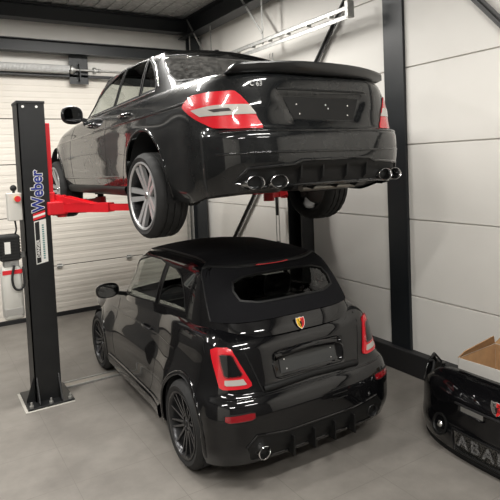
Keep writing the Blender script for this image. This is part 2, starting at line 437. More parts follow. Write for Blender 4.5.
# ---------------- room ---------------------------------------------------------------------------------
WX, BY, LX, FY, CZ = 4.22, 8.58, -3.2, -3.2, 4.62
struct('floor', box(B(), LX-.2, WX+.3, FY-.2, BY+.3, -.2, 0), M_floor)
M_ceil = mat('ceiling_sheet', (.42, .42, .41), rough=.6, noise=(14, (.30, .30, .295), .4, .6))
cb = B()
box(cb, LX-.2, WX+.3, FY-.2, BY+.3, CZ+.03, CZ+.1)
x = LX
while x < WX: box(cb, x, x+.12, FY, BY, CZ+.018, CZ+.03); x += .2
struct('ceiling', cb, M_ceil)
M_darkwall = mat('grey_wall', (.09, .088, .085), rough=.6)  # dark tone for unseen walls, chosen to keep car reflections dark
def wall_panels(name, x0, x1, y0, y1, axis, zs, m=None):
    bm = B()
    if axis == 'x':
        box(bm, x0, x1, y0, y1, 0, CZ+.05)
        for k in range(len(zs)-1): box(bm, x0-.02 if x0 > 0 else x1, x0 if x0 > 0 else x1+.02, y0, y1, zs[k]+.006, zs[k+1]-.006, .003)
    else:
        box(bm, x0, x1, y0, y1, 0, CZ+.05)
        for k in range(len(zs)-1): box(bm, x0, x1, y0-.02 if y0 > 0 else y1, y0 if y0 > 0 else y1+.02, zs[k]+.006, zs[k+1]-.006, .003)
    return struct(name, bm, m or M_wall)
ZS = [0, .03, .80, 1.58, 2.335, 3.10, 3.88, 4.6]
wall_panels('wall_right', WX, WX+.12, FY, BY+.1, 'x', ZS)
wall_panels('wall_left', LX-.12, LX, FY, 1.4, 'x', ZS)
wall_panels('wall_left', LX-.12, LX, 1.4, BY+.1, 'x', ZS, M_darkwall)  # unseen wall split into white and dark parts to shape reflections
wall_panels('wall_front', LX, WX, FY-.12, FY, 'y', ZS, M_darkwall)
# back wall: sandwich panels above the sectional door
bm = B(); box(bm, LX, WX, BY+.05, BY+.2, 0, CZ+.05); box(bm, LX, WX, BY+.0, BY+.06, 3.75, CZ); struct('wall_back', bm, M_wall)
# ---------------- car helpers ----------------------------------------------------------------------------
def glass_mat(name, tint, dust=0, refl=1.0):
    m = bpy.data.materials.new(name); m.use_nodes = True; nt = m.node_tree; nt.nodes.clear(); N = nt.nodes.new; L = nt.links.new
    out = N('ShaderNodeOutputMaterial'); tr = N('ShaderNodeBsdfTransparent'); tr.inputs[0].default_value = (*tint, 1)
    gl = N('ShaderNodeBsdfGlossy'); gl.inputs['Roughness'].default_value = .02
    fr = N('ShaderNodeFresnel'); ge = N('ShaderNodeNewGeometry'); io = N('ShaderNodeMix'); io.data_type = 'FLOAT'; io.inputs[2].default_value = 1.5; io.inputs[3].default_value = 1/1.5; L(ge.outputs['Backfacing'], io.inputs[0]); L(io.outputs[0], fr.inputs['IOR'])
    mx = N('ShaderNodeMixShader'); L(fr.outputs[0], mx.inputs[0]); L(tr.outputs[0], mx.inputs[1]); L(gl.outputs[0], mx.inputs[2]); last = mx
    if dust:
        gl.inputs['Roughness'].default_value = .07
        df = N('ShaderNodeBsdfDiffuse'); df.inputs[0].default_value = (.42, .41, .39, 1)
        tc = N('ShaderNodeTexCoord'); n = N('ShaderNodeTexNoise'); n.inputs['Scale'].default_value = 22; n.inputs['Detail'].default_value = 8
        r = N('ShaderNodeMapRange'); r.inputs['From Min'].default_value = .4; r.inputs['From Max'].default_value = .7; r.inputs['To Min'].default_value = dust*.5; r.inputs['To Max'].default_value = dust*1.6
        L(tc.outputs['Object'], n.inputs['Vector']); L(n.outputs['Fac'], r.inputs['Value'])
        m2 = N('ShaderNodeMixShader'); L(r.outputs['Result'], m2.inputs[0]); L(last.outputs[0], m2.inputs[1]); L(df.outputs[0], m2.inputs[2]); last = m2
    L(last.outputs[0], out.inputs[0]); return m
M_glass = glass_mat('window_glass', (.84, .87, .85)); M_glass_dusty = glass_mat('dusty_glass', (.3, .3, .3), .13)
M_glass_dark = glass_mat('dark_tinted_glass', (.5, .51, .51))
M_rubber = mat('rubber', (.014, .014, .014), rough=.75)
M_trim = mat('black_trim', (.006, .006, .006), rough=.5, spec=.3)
M_gap = mat('gap', (.002, .002, .002), rough=.9)
M_silver = mat('silver', (.62, .62, .61), rough=.25, metal=1)
M_chrome = mat('chrome', (.8, .8, .8), rough=.08, metal=1)
M_darkmetal = mat('dark_metal', (.05, .05, .052), rough=.3, metal=.8)
M_alloy_grey = mat('grey_alloy', (.12, .12, .125), rough=.22, metal=.9)
M_iron = mat('iron', (.12, .115, .11), rough=.5, metal=.8)
M_red_lens = mat('red_lens', (.50, .006, .014), rough=.25, coat=.7, bump=(90, .2, .003), emit=None)
M_red_dark = mat('deep_red_lens', (.20, .004, .008), rough=.12, coat=1)
M_white_lens = mat('clear_lens', (.38, .36, .33), rough=.18, coat=1, bump=(70, .4, .004))
M_smoke = mat('smoked_lens', (.05, .045, .045), rough=.12, coat=1)
M_canvas = mat('black_canvas', (.006, .006, .007), rough=.95, spec=.15, bump=(420, .3, .001))
M_cabin = mat('dark_upholstery', (.018, .018, .019), rough=.8)
M_under = mat('underbody', (.012, .012, .013), rough=.8)
M_mirror = mat('mirror_glass', (.85, .87, .88), rough=.02, metal=1)
M_alloy = mat('silver_alloy', (.48, .48, .48), rough=.35, metal=.55)
M_mirror_dark = mat('dark_reflection_mirror', (.10, .10, .105), rough=.03, metal=1)  # mirror colour darkened to stand in for a dark reflection
def wheel(parent, x, y, z, r, w, rr, side, style):
    # side -1 left, +1 right; tyre is the part, rim and disc its sub-parts
    M = Matrix.Translation((x, y, z)) @ Matrix.Rotation(side*PI/2, 4, 'Y')
    bm = B(); h = w/2
    prof = [(rr-.004, -h+.012), (rr+.012, -h+.002), ((rr+r)/2, -h-.006), (r-.022, -h+.008), (r-.006, -h+.024), (r, -h+.045)]
    for g in (-.45, 0, .45): prof += [(r, g*h-.006), (r-.009, g*h-.005), (r-.009, g*h+.005), (r, g*h+.006)]
    prof += [(r, h-.045), (r-.006, h-.024), (r-.022, h-.008), ((rr+r)/2, h+.006), (rr+.012, h-.002), (rr-.004, h-.012)]
    n = 96; rings = []
    for i, (q, hh) in enumerate(prof):
        ring = []
        for k in range(n):
            a = (k+(i*.35))*2*PI/n; qq = q-(.006 if (k % 4 == 0 and q > r-.012 and 3 < i < len(prof)-4) else 0)
            ring.append(bm.verts.new(M @ Vector((qq*math.cos(a), qq*math.sin(a), hh))))
        rings.append(ring)
    for i in range(len(prof)-1):
        for k in range(n): bm.faces.new((rings[i][k], rings[i][(k+1) % n], rings[i+1][(k+1) % n], rings[i+1][k]))
    tyre = obj('wheel', bm, M_rubber, parent, False); sharp(tyre, 40)
    rimm = M_alloy if style == 'star' else M_alloy_grey
    bm = B()
    lathe(bm, [(rr+.006, h-.006), (rr+.004, h+.001), (rr-.006, h+.001), (rr-.012, h-.008), (rr-.022, h-.03), (rr-.03, -h+.02), (rr, -h+.008)], M, 64)
    rim = obj('rim', bm, M_darkmetal, tyre, True); sharp(rim, 40)
    bm = B(); lathe(bm, [(rr+.007, h-.008), (rr+.005, h+.002), (rr-.007, h+.002), (rr-.014, h-.008)], M, 64); sharp(obj('rim_lip', bm, M_alloy if style == 'star' else M_darkmetal, tyre, True), 40)
    bm = B(); hub = h-.045
    if style == 'star':
        for k in range(5):
            R_ = M @ Matrix.Rotation(k*2*PI/5+.3, 4, 'Z')
            for s in (-1, 1):
                a0, a1 = s*.16, s*.20; p = rr-.012
                A0 = [(.04, s*.003, hub), (.04, s*.036, hub), (p*math.cos(a1)-.0, p*math.sin(a1)+s*.014, h-.010), (p*math.cos(.075*s), p*math.sin(.075*s), h-.010)]
                top = [bm.verts.new(R_ @ Vector(v)) for v in A0]; low = [bm.verts.new(R_ @ Vector((v[0], v[1], v[2]-.03))) for v in A0]
                bm.faces.new(top); bm.faces.new(low[::-1])
                for q in range(4): bm.faces.new((top[q], top[(q+1) % 4], low[(q+1) % 4], low[q]))
    else:
        for k in range(10):
            R_ = M @ Matrix.Rotation(k*2*PI/10, 4, 'Z'); p = rr-.010
            for s in ((-1, 1) if k % 2 else (0,)):
                A0 = [(.05, s*.012-.009, hub+.004), (.05, s*.012+.009, hub+.004), (p, s*.03+.006, h-.010), (p, s*.03-.006, h-.010)]
                top = [bm.verts.new(R_ @ Vector(v)) for v in A0]; low = [bm.verts.new(R_ @ Vector((v[0], v[1], v[2]-.022))) for v in A0]
                bm.faces.new(top); bm.faces.new(low[::-1])
                for q in range(4): bm.faces.new((top[q], top[(q+1) % 4], low[(q+1) % 4], low[q]))
    bmesh.ops.recalc_face_normals(bm, faces=bm.faces)
    lathe(bm, [(.0001, hub+.004), (.03, hub+.003), (.055, hub-.004), (.07, hub-.02), (.07, hub-.05)], M, 28)
    sp = obj('spokes', bm, rimm, tyre, False); sp['kind'] = 'stuff'; del sp['kind']
    bm = B(); lathe(bm, [(.0001, hub+.010), (.026, hub+.009), (.030, hub+.002)], M, 24); obj('hub_cap', bm, M_darkmetal if style != 'star' else M_silver, tyre, True)
    bm = B(); lathe(bm, [(.06, -.0), (rr*.72, -.0), (rr*.72, -.022), (.06, -.022)], M, 48, closed=True); obj('brake_disc', bm, M_iron, tyre, False)
    bm = B(); a = PI*.62 if side < 0 else PI*.38
    C_ = M @ Matrix.Rotation(a, 4, 'Z'); box(bm, rr*.5, rr*.86, -.07, .07, -.045, .022, .01, M=C_); obj('brake_caliper', bm, M_iron, tyre)
    return tyre
def arch_poly(S, yc, zc, ra, sg, n=26, ext=.4):
    P = []
    for k in range(n+1):
        a = -ext+(PI+2*ext)*k/n; y, z = yc+ra*math.cos(a), zc+ra*math.sin(a)
        zb = S.zb(y)
        if z <= zb+.004: u, t = S.side_ut(y, zb+.01, sg); P.append((u, -.05))
        else: P.append(S.side_ut(y, z, sg))
    return P
def arch_lip(bm, S, yc, zc, ra, sg, wd=.03, h=.006):
    pts = []
    for k in range(31):
        a = -.35+(PI+.7)*k/30; y, z = yc+(ra+wd*.4)*math.cos(a), zc+(ra+wd*.4)*math.sin(a)
        if z > S.zb(y)+.02: pts.append(S.side_ut(y, z, sg))
    ribbon(bm, S, pts, wd, h, .0, sub=1, rnd=True)
def liner(bm, yc, zc, ra, x0, x1, sg):
    n = 26; A_ = []; C_ = []
    for k in range(n+1):
        a = -.5+(PI+1.0)*k/n; y, z = yc+ra*math.cos(a), zc+ra*math.sin(a)
        A_.append(bm.verts.new((sg*x0, y, z))); C_.append(bm.verts.new((sg*x1, y, z)))
    for k in range(n): bm.faces.new((A_[k], A_[k+1], C_[k+1], C_[k]))
    bm.faces.new(A_)
def underbody(S, parent, wells, z0=.03):
    # a floor pan that follows the sill line, with the wheel wells left open
    bm = B(); us = [u/14 for u in range(0, 43)]
    for sg in (-1, 1):
        rows = []
        for u in us:
            x, y, z = S.raw(sg*u, 0); rows.append([bm.verts.new((x*k, y+.02*(1 if u < 1 else 0), z+z0*(1-k)+.012)) for k in (.985, .72, .4, 0)])
        for i in range(len(us)-1):
            ym = (rows[i][0].co.y+rows[i+1][0].co.y)/2
            for k in range(3):
                if k == 0 and any(abs(ym-yc) < ra for yc, ra in wells): continue
                bm.faces.new((rows[i][k], rows[i+1][k], rows[i+1][k+1], rows[i][k+1]))
    return obj('floor_pan', bm, M_under, parent, False)
def seat(parent, x, y, z, m, head=True, wd=.50, name='front_seat'):
    bm = B()
    box(bm, x-wd/2, x+wd/2, y-.25, y+.27, z, z+.16, .05)
    T = Matrix.Translation((x, y-.24, z+.1)) @ Matrix.Rotation(math.radians(14), 4, 'X')
    box(bm, -wd/2, wd/2, -.07, .07, 0, .58, .06, M=T)
    if head: box(bm, -.13, .13, -.05, .05, .60, .80, .04, M=T)
    o = obj(name, bm, m, parent); return sharp(o, 60)
def side_poly(S, pts, sg=-1): return [S.side_ut(y, z, sg) for y, z in pts]
def rear_poly(S, pts): return [S.rear_ut(x, z) for x, z in pts]
def closed_ribbon_obj(name, S, polys, m, parent, wd, h=.002, off=.0008, sub=1, rnd=False, label=None, closed=True):
    bm = B()
    for p in polys: ribbon(bm, S, p, wd, h, off, closed, sub, rnd)
    return obj(name, bm, m, parent, False, label)
def densify(pts, step, closed=True):
    out = []; N = len(pts)
    for i in range(N if closed else N-1):
        a, b = pts[i], pts[(i+1) % N]; k = max(1, int(math.hypot(b[0]-a[0], b[1]-a[1])/step))
        out += [(a[0]+(b[0]-a[0])*j/k, a[1]+(b[1]-a[1])*j/k) for j in range(k)]
    if not closed: out.append(pts[-1])
    return out
def mirror_door(parent, S_, x, y, z, sg, body_m, sx=1.0, sz=1.0, gm=None):
    # door mirror: housing (mesh), its glass as a sub-part; sg -1 left
    bm = B(); bmesh.ops.create_uvsphere(bm, u_segments=28, v_segments=16, radius=1)
    for v in bm.verts:
        cx, cy, cz = v.co
        q = lambda a, p: math.copysign(abs(a)**p, a)
        cy2 = cy if cy > 0 else cy*.18
        v.co = Vector((x+q(cx, .8)*.115*sx, y+cy2*.10, z+q(cz, .8)*.075*sx*sz))
    M_ = body_m; h = obj('door_mirror', bm, body_m, parent, True)
    bm = B(); bar(bm, (x-sg*.08*sx, y+.02, z-.035), (x-sg*.21, y+.03, z-.07), .05, .035); obj('mirror_arm', bm, M_trim, h)
    bm = B(); pts = []
    for k in range(28):
        a = k*2*PI/28; pts.append((math.copysign(abs(math.cos(a))**.8, math.cos(a))*.098*sx, math.copysign(abs(math.sin(a))**.8, math.sin(a))*.060*sx*sz))
    T = Matrix.Translation((x, y-.019, z)) @ Matrix.Rotation(sg*math.radians(-9), 4, 'Z') @ Matrix.Rotation(PI/2, 4, 'X')
    prism(bm, pts, 0, .006, T); obj('mirror_glass', bm, gm or M_mirror, h)
    return h
def exhaust_tip(bm_out, x, y, z, rx, rz, L=.16):
    M = Matrix.Translation((x, y, z)) @ Matrix.Rotation(PI/2, 4, 'X') @ Matrix.Diagonal((rx, rz, 1, 1))
    lathe(bm_out, [(.86, -L), (.98, -L), (1.0, -.01), (.985, .0), (.93, .002), (.86, -.004), (.82, -.03), (.82, -L)], M, 36)
# ---------------- the small black convertible under the lift ---------------------------------------------
ab, at = abarth_shells()
A = thing('convertible_car', 'small glossy black soft-top hatchback parked on the floor under the raised sedan', 'car', (2.3546, 3.6662, 0), -0.0154)
AW = [(-.05, .32, .356), (2.33, .315, .345)]
door_g = [(1.74, .97), (1.56, 1.16), (1.34, 1.33), (1.10, 1.395), (.84, 1.40), (.72, 1.38), (.77, 1.045), (1.2, 1.01)]
quart_g = [(.655, 1.375), (.50, 1.365), (.37, 1.325), (.25, 1.22), (.17, 1.085), (.70, 1.05)]
rear_g = [(-.475, .66), (-.46, .78), (-.36, .84), (-.2, .86), (.2, .86), (.36, .84), (.46, .78), (.475, .66), (.44, .52), (.30, .47), (-.30, .47), (-.44, .52)]
wind = [(2.32, .1), (3.01, .1), (3.01, .84), (2.30, .84)]
holes_t = []
for sg in (-1, 1): holes_t += [side_poly(at, densify(door_g, .12), sg), side_poly(at, densify(quart_g, .12), sg)]
holes_t += [densify(rear_g, .06), wind, mirror_poly(wind)]
holes_b = []
for sg in (-1, 1):
    for yc, zc, ra in AW: holes_b.append(arch_poly(ab, yc, zc, ra, sg))
def skipA(u, t):
    if t < 1.12: return False
    y = ab.raw(u, t)[1]; return -.1 < y < 1.75
body = shell_mesh('body', ab, M_paint, A, holes_b, US_BODY, TS_BODY, skipA)
# soft top: canvas behind, painted side rails and pillars beside it -> the painted frame is the cabin, the canvas lies over it
cab = shell_mesh('cabin_frame', at, M_paint, A, holes_t, US_TOP, TS_TOP, lambda u, t: t > 1.55 and abs(u) > 1.2)
canv = []
edge = [(.69, .20), (.71, .35), (.74, .6), (.80, .85), (1.0, 1.02), (1.4, 1.04), (1.8, 1.04), (2.2, 1.05), (2.5, 1.08), (3, 1.15)]
def canvas_mesh():
    # right and left halves meet on the centre line; rear glass opening cut out
    bm = bmesh.new(); us = rng(-3, 3, 150); V = {}
    e = lut([(a, b) for a, b in edge])
    def tmin(u):
        a = abs(u)
        return .235-.035*(a/.69)**2 if a < .69 else e(a)
    for i, u in enumerate(us):
        t0 = tmin(u)
        for j in range(41): V[i, j] = bm.verts.new((u, t0+(2-t0)*j/40, 0))
    for i in range(150):
        for j in range(40): bm.faces.new((V[i, j], V[i+1, j], V[i+1, j+1], V[i, j+1]))
    poly = densify(rear_g, .06); n = len(poly)
    for k in range(n):
        a, b = Vector((*poly[k], 0)), Vector((*poly[(k+1) % n], 0)); d = b-a
        lo = (min(a.x, b.x)-1e-4, min(a.y, b.y)-1e-4); hi = (max(a.x, b.x)+1e-4, max(a.y, b.y)+1e-4)
        fs = [f for f in bm.faces if max(v.co.x for v in f.verts) > lo[0] and min(v.co.x for v in f.verts) < hi[0] and max(v.co.y for v in f.verts) > lo[1] and min(v.co.y for v in f.verts) < hi[1]]
        g = list({v for f in fs for v in f.verts})+list({q for f in fs for q in f.edges})+fs
        bmesh.ops.bisect_plane(bm, geom=g, dist=1e-6, plane_co=a, plane_no=Vector((-d.y, d.x, 0)).normalized())
    bmesh.ops.delete(bm, geom=[f for f in bm.faces if pip(*f.calc_center_median()[:2], poly)], context='FACES')
    for v in bm.verts: v.co = at.pt(v.co.x, v.co.y, .009)
    bmesh.ops.remove_doubles(bm, verts=bm.verts, dist=1e-4)
    return obj('soft_top', bm, M_canvas, A, True, 'black canvas folding roof')
soft = canvas_mesh()
bm = B(); ribbon(bm, at, [(-3, 1.15)]+[(-a, b) for a, b in edge[::-1]][1:], .012, .006, .006, sub=4, rnd=True); ribbon(bm, at, edge, .012, .006, .006, sub=4, rnd=True)
obj('roof_seal', bm, M_trim, A)
ribn = B(); ribbon(ribn, at, [(-.86, .93), (-.6, 1.07), (-.3, 1.12), (0, 1.13), (.3, 1.12), (.6, 1.07), (.86, .93)], .035, .008, .010, sub=6, rnd=True); obj('rear_bow', ribn, M_trim, soft)
patch('brake_light', at, [(-.23, 1.16), (.23, 1.16), (.23, 1.27), (-.23, 1.27)], M_red_lens, A, .034, .03, label='thin red high brake light')
for nm, pl in (('door_glass', door_g), ('quarter_glass', quart_g)):
    for sg in (-1, 1): patch(nm, at, side_poly(at, densify(pl, .12), sg), M_glass, A, -.006, .004)
patch('rear_window', at, densify(rear_g, .06), M_glass_dark, A, .002, .004, label='rear window in the canvas')
closed_ribbon_obj('window_seal', at, [densify(rear_g, .06)], M_trim, A, .016, .005, .009)
for sg in (1, -1): patch('windscreen', at, wind if sg > 0 else mirror_poly(wind), M_glass, A, -.004, .004)
seals = [side_poly(at, densify(p, .06), sg) for p in (door_g, quart_g) for sg in (-1, 1)]
for q_ in seals: closed_ribbon_obj('side_window_seal', at, [q_], M_trim, A, .012, .003, .001)
for yc, zc, ra in AW:
    for sg in (-1, 1):
        wheel(A, sg*(.728 if yc < 1 else .69), yc, zc, .32, .205, .238, sg, 'multi')
for sg in (-1, 1):
    for yc, zc, ra in AW: bm = B(); liner(bm, yc, zc, ra+.004, .52, .81 if yc < 1 else .76, sg); obj('wheel_liner', bm, M_under, A)
for yc, zc, ra in AW:
    for sg in (-1, 1):
        bm = B(); arch_lip(bm, ab, yc, zc, ra, sg, .034, .006); obj('wheel_arch', bm, M_paint, A, True)
underbody(ab, A, [(a, c) for a, b, c in AW])
# doors: outline grooves and handles
dl = [(.70, 1.02), (.66, .85), (.60, .66), (.60, .50), (.68, .36), (.84, .29), (1.60, .27), (1.74, .36), (1.80, .62), (1.74, .90)]
for sg in (-1, 1):
    bm = B(); ribbon(bm, ab, [ab.side_ut(y, z, sg) for y, z in smooth_poly(dl, 6, False)], .006, .0006, .0004, False, 1); obj('door_gap', bm, M_gap, A)
    bm = B(); ribbon(bm, ab, [ab.side_ut(y, z, sg) for y, z in densify([(.20, .805), (1.95, .775)], .05, False)], .012, .004, 0, False, 1, True); obj('side_crease', bm, M_paint, A, True)
    bm = B(); y, z = .82, .80; u, t = ab.side_ut(y, z, sg); p = Vector(ab.pt(u, t, .018)); q = Vector(ab.pt(*ab.side_ut(y+.18, z+.0, sg), .018))
    tube(bm, [p-Vector((sg*.02, 0, 0)), p, p.lerp(q, .5)+Vector((sg*.012, 0, 0)), q, q-Vector((sg*.02, 0, 0))], .011, 10); hd = obj('door_handle', bm, M_darkmetal, A, True)
    # side skirt
    bm = B(); ribbon(bm, ab, [ab.side_ut(y, .245, sg) for y in rng(.42, 1.9, 20)], .11, .012, .006, False, 1, True); obj('side_skirt', bm, M_paint, A, True)
    mirror_door(A, ab, sg*.86, 1.62, 1.02, sg, M_paint)
# fuel flap and hatch outline
hl = [(-.545, 1.04), (-.505, .90), (-.45, .72), (-.43, .655), (-.40, .635), (.40, .635), (.43, .655), (.45, .72), (.505, .90), (.545, 1.04)]
bm = B(); ribbon(bm, ab, [ab.rear_ut(x, z) for x, z in densify(hl, .04, False)], .007, .0006, .0004, False, 1); hatch_gap = obj('hatch_gap', bm, M_gap, A)
bm = B(); ribbon(bm, ab, [(-u, t) for u, t in [(.84, .86), (.80, .80)]], .004, .001, .0, sub=3); obj('wing_gap', bm, M_gap, A)
# bumper top edge line and step
bm = B(); ribbon(bm, ab, [ab.rear_ut(x, .625) for x in rng(-.70, .70, 40)], .012, .004, .0, False, 1, True); obj('bumper_edge', bm, M_paint, A, True)
bm = B(); ribbon(bm, ab, [ab.rear_ut(x, .675-.03*abs(x)) for x in rng(-.42, .42, 30)], .045, .012, .004, False, 1, True); obj('hatch_lip', bm, M_trim, A, True)
# number plate recess frame
pf = [(-.305, .72), (-.315, .80), (-.27, .87), (.27, .87), (.315, .80), (.305, .72), (.27, .705), (-.27, .705)]
closed_ribbon_obj('plate_recess', ab, [[ab.rear_ut(x, z) for x, z in densify(pf, .04)]], M_paint, A, .014, .005, .002, 1, True)
patch('plate_mount', ab, [ab.rear_ut(x, z) for x, z in densify([(-.25, .725), (.25, .725), (.25, .835), (-.25, .835)], .05)], mat('plate_plastic', (.035, .036, .036), rough=.35), A, .006, .006)
for x, z in ((-.2, .75), (.2, .745), (-.21, .815), (.21, .81)):
    bm = B(); p = Vector(ab.pt(*ab.rear_ut(x, z), .006)); n = Vector(ab.normal(*ab.rear_ut(x, z))); cyl(bm, p, p+n*.004, .005, n=10); obj('screw', bm, M_chrome, A)
bm = B(); ribbon(bm, ab, [ab.rear_ut(x, .865-.02*(x/.27)**2) for x in rng(-.29, .29, 20)], .05, .018, .012, False, 1, True); obj('hatch_handle', bm, M_paint, A, True)
# tail lights (outline from the left one, the right one mirrored)
tl = [(-.725, .842), (-.68, .862), (-.60, .868), (-.565, .855), (-.535, .80), (-.448, .61), (-.446, .588), (-.47, .575), (-.62, .573), (-.645, .585), (-.675, .68), (-.71, .78)]
ti = [(-.648, .815), (-.63, .822), (-.572, .822), (-.558, .81), (-.505, .68), (-.512, .668), (-.60, .662), (-.615, .672), (-.635, .74)]
rv = [(-.612, .642), (-.50, .646), (-.478, .606), (-.485, .602), (-.60, .602), (-.612, .610)]
for sg in (-1, 1):
    f = (lambda p: p) if sg < 0 else mirror_poly
    t_ = patch('tail_light', ab, f(densify(tl, .03)), M_red_lens, A, .014, .02, .02, .03, label='red ring-shaped tail light')
    patch('lens_centre', ab, f(densify(ti, .03)), M_paint, t_, .019, .01, .02, .03)
    patch('reversing_lens', ab, f(densify(rv, .03)), M_white_lens, t_, .018, .008, .02, .03)
    closed_ribbon_obj('lens_rim', ab, [f(densify(ti, .02))], M_red_dark, t_, .012, .004, .015, 1, True)
    fg = [(-.715, .545), (-.56, .553), (-.53, .547), (-.535, .518), (-.56, .508), (-.70, .503), (-.72, .514)]
    fp = [ab.rear_ut(x, z) for x, z in densify(fg, .03)]
    o = patch('fog_light', ab, f(fp), M_red_dark, A, .006, .014, .03, .03, label='slim dark red reflector in the bumper')
    closed_ribbon_obj('fog_frame', ab, [f(fp)], M_trim, o, .010, .004, .003, 1, True)
# diffuser under the bumper: inset panel, fins, exhaust
df = [(-.60, .33), (-.53, .40), (-.30, .375), (.30, .375), (.53, .40), (.60, .33), (.57, .225), (-.57, .225)]
dfp = [ab.rear_ut(x, z) for x, z in densify(df, .05)]
dif = patch('diffuser', ab, dfp, M_trim, A, .004, .01, .03, .03)
closed_ribbon_obj('diffuser_edge', ab, [dfp], M_paint, dif, .016, .007, .004, 1, True)
for x in (-.27, -.09, .09, .27):
    bm = B(); box(bm, x-.006, x+.006, -.70, -.60, .20, .34, .004); obj('diffuser_fin', bm, M_trim, dif)
for x in (-.485, .485):
    bm = B(); exhaust_tip(bm, x-.02 if x < 0 else x, -.69 if x < 0 else -.655, .292, .046, .046, .14); e_ = obj('exhaust_tip', bm, M_chrome if x < 0 else M_darkmetal, A, True); sharp(e_, 40)
    bm = B(); lathe(bm, [(.0001, 0), (.038, 0)], Matrix.Translation((x-.02 if x < 0 else x, -.60, .292)) @ Matrix.Rotation(PI/2, 4, 'X'), 24); obj('tip_bore', bm, M_gap, e_)
# vents on the bumper
for k in range(3):
    bm = B(); ribbon(bm, ab, [ab.rear_ut(x, .55-.035*k) for x in rng(.10, .24, 5)], .008, .003, .0, False, 1, True); obj('bumper_slot', bm, M_trim, A)
# shield badge
def shield(scale):
    h = [(0, .5), (.2, .44), (.42, .48), (.45, .1), (.36, -.22), (.18, -.42), (0, -.55)]
    return [(x*scale, y*scale) for x, y in h]+[(-x*scale, y*scale) for x, y in h[-2:0:-1]]
M_yel = mat('badge_yellow', (.75, .45, .02), rough=.3); M_bred = mat('badge_red', (.6, .02, .02), rough=.3); M_badgeblk = mat('badge_black', (.01, .01, .01), rough=.3)
def badge(parent, P, n, size, up=Vector((0, 0, 1)), m1=None):
    n = Vector(n).normalized(); x = up.cross(n).normalized(); y = n.cross(x)
    M = Matrix((x, y, n)).transposed().to_4x4(); M.translation = Vector(P)
    bm = B(); prism(bm, shield(size), -.004, .004, M); b = obj('badge', bm, M_chrome, parent, label='shield badge')
    bm = B(); prism(bm, [p for p in shield(size*.9) if p[0] <= 0], .004, .0055, M); obj('badge_half', bm, m1 or M_yel, b)
    bm = B(); prism(bm, [p for p in shield(size*.9) if p[0] >= 0], .004, .0055, M); obj('badge_half', bm, M_bred, b)
    bm = B()
    # scorpion: body, claws, curled tail
    q = lambda a, c: M @ Vector((a*size, c*size, .0065))
    tube(bm, [q(0, .12), q(0, 0), q(.02, -.12), q(.0, -.26), q(-.14, -.3), q(-.2, -.18)], [size*.075, size*.085, size*.06, size*.04, size*.03, size*.015], 6)
    for s in (-1, 1):
        tube(bm, [q(0, .1), q(s*.2, .16), q(s*.22, .32), q(s*.12, .3)], [size*.03, size*.03, size*.04, size*.012], 5)
        for yy in (.02, -.06, -.14): tube(bm, [q(0, yy), q(s*.18, yy+.03), q(s*.27, yy-.06)], size*.014, 4)
    obj('badge_emblem', bm, M_badgeblk, b); return b
u, t = -.02, .09
badge(A, at.pt(u, t, .012), Vector((0, -1, .35)), .085)
# interior
for s in (-1, 1):
    seat(A, s*.33, .78, .34, M_cabin)
bm = B(); box(bm, -.55, .55, -.10, .12, .5, .95, .05); o = obj('rear_bench', bm, M_cabin, A)
bm = B(); box(bm, -.64, .64, 1.38, 1.75, .70, .93, .05); obj('dashboard', bm, M_cabin, A)
bm = B(); tube(bm, [Vector((-.33+.17*math.cos(a), 1.25-.05*math.sin(a), .90+.16*math.sin(a))) for a in [k*2*PI/24 for k in range(24)]], .013, 8, True); bar(bm, (-.48, 1.26, .90), (-.18, 1.26, .90), .03, .02); obj('steering_wheel', bm, M_trim, A)
bm = B(); box(bm, -.62, .62, -.3, 1.9, .25, .33); obj('cabin_floor', bm, M_cabin, A)
# small front details so that the nose reads as a car from the side
for sg in (-1, 1):
    bm = B(); bmesh.ops.create_uvsphere(bm, u_segments=20, v_segments=12, radius=.11)
    for v in bm.verts: v.co = Vector((sg*.56, 2.80, .66))+Vector((v.co.x, v.co.y*.5, v.co.z))
    obj('headlight', bm, M_white_lens, A, True)
# ---------------- the black sedan on the lift ------------------------------------------------------------
mb, mt = merc_shells()
S_ = thing('sedan_car', 'dusty black four-door sedan with rear spoiler and quad exhausts raised on the lift', 'car', (2.40663749, 3.98869967, 1.80518645), 0.03460104)
SW = [(.12, .32, .378), (2.86, .32, .366)]     # arch centres
fg_ = [(2.02, .945), (1.80, 1.09), (1.52, 1.25), (1.30, 1.335), (1.16, 1.36), (1.10, .99)]
rg_ = [(1.06, .99), (1.12, 1.36), (.85, 1.375), (.62, 1.355), (.50, 1.02)]
qg_ = [(.46, 1.025), (.58, 1.35), (.46, 1.30), (.31, 1.20), (.20, 1.08), (.19, 1.035)]
rw_ = [(-.64, .30), (-.3, .27), (.3, .27), (.64, .30), (.74, .55), (.82, .88), (.5, .93), (-.5, .93), (-.82, .88), (-.74, .55)]
wind2 = [(2.32, .1), (3.01, .1), (3.01, .86), (2.32, .86)]
holes_t = [densify(rw_, .08), wind2, mirror_poly(wind2)]
for sg in (-1, 1):
    for p in (fg_, rg_, qg_): holes_t.append(side_poly(mt, densify(p, .12), sg))
holes_b = [arch_poly(mb, yc, zc, ra, sg, ext=.35) for sg in (-1, 1) for yc, zc, ra in SW]
def skipS(u, t):
    if t < 1.14: return False
    y = mb.raw(u, t)[1]; return -.05 < y < 2.2
body = shell_mesh('body', mb, M_paint2, S_, holes_b, US_BODY, TS_BODY, skipS)
cab = shell_mesh('roof', mt, M_paint2, S_, holes_t, US_TOP, TS_TOP)
for sg in (-1, 1):
    for nm, p in (('front_window', fg_), ('rear_side_window', rg_), ('quarter_window', qg_)):
        patch(nm, mt, side_poly(mt, densify(p, .12), sg), M_glass, S_, -.006, .004)
        closed_ribbon_obj('window_seal', mt, [side_poly(mt, densify(p, .06), sg)], M_trim, S_, .016, .003, .001)
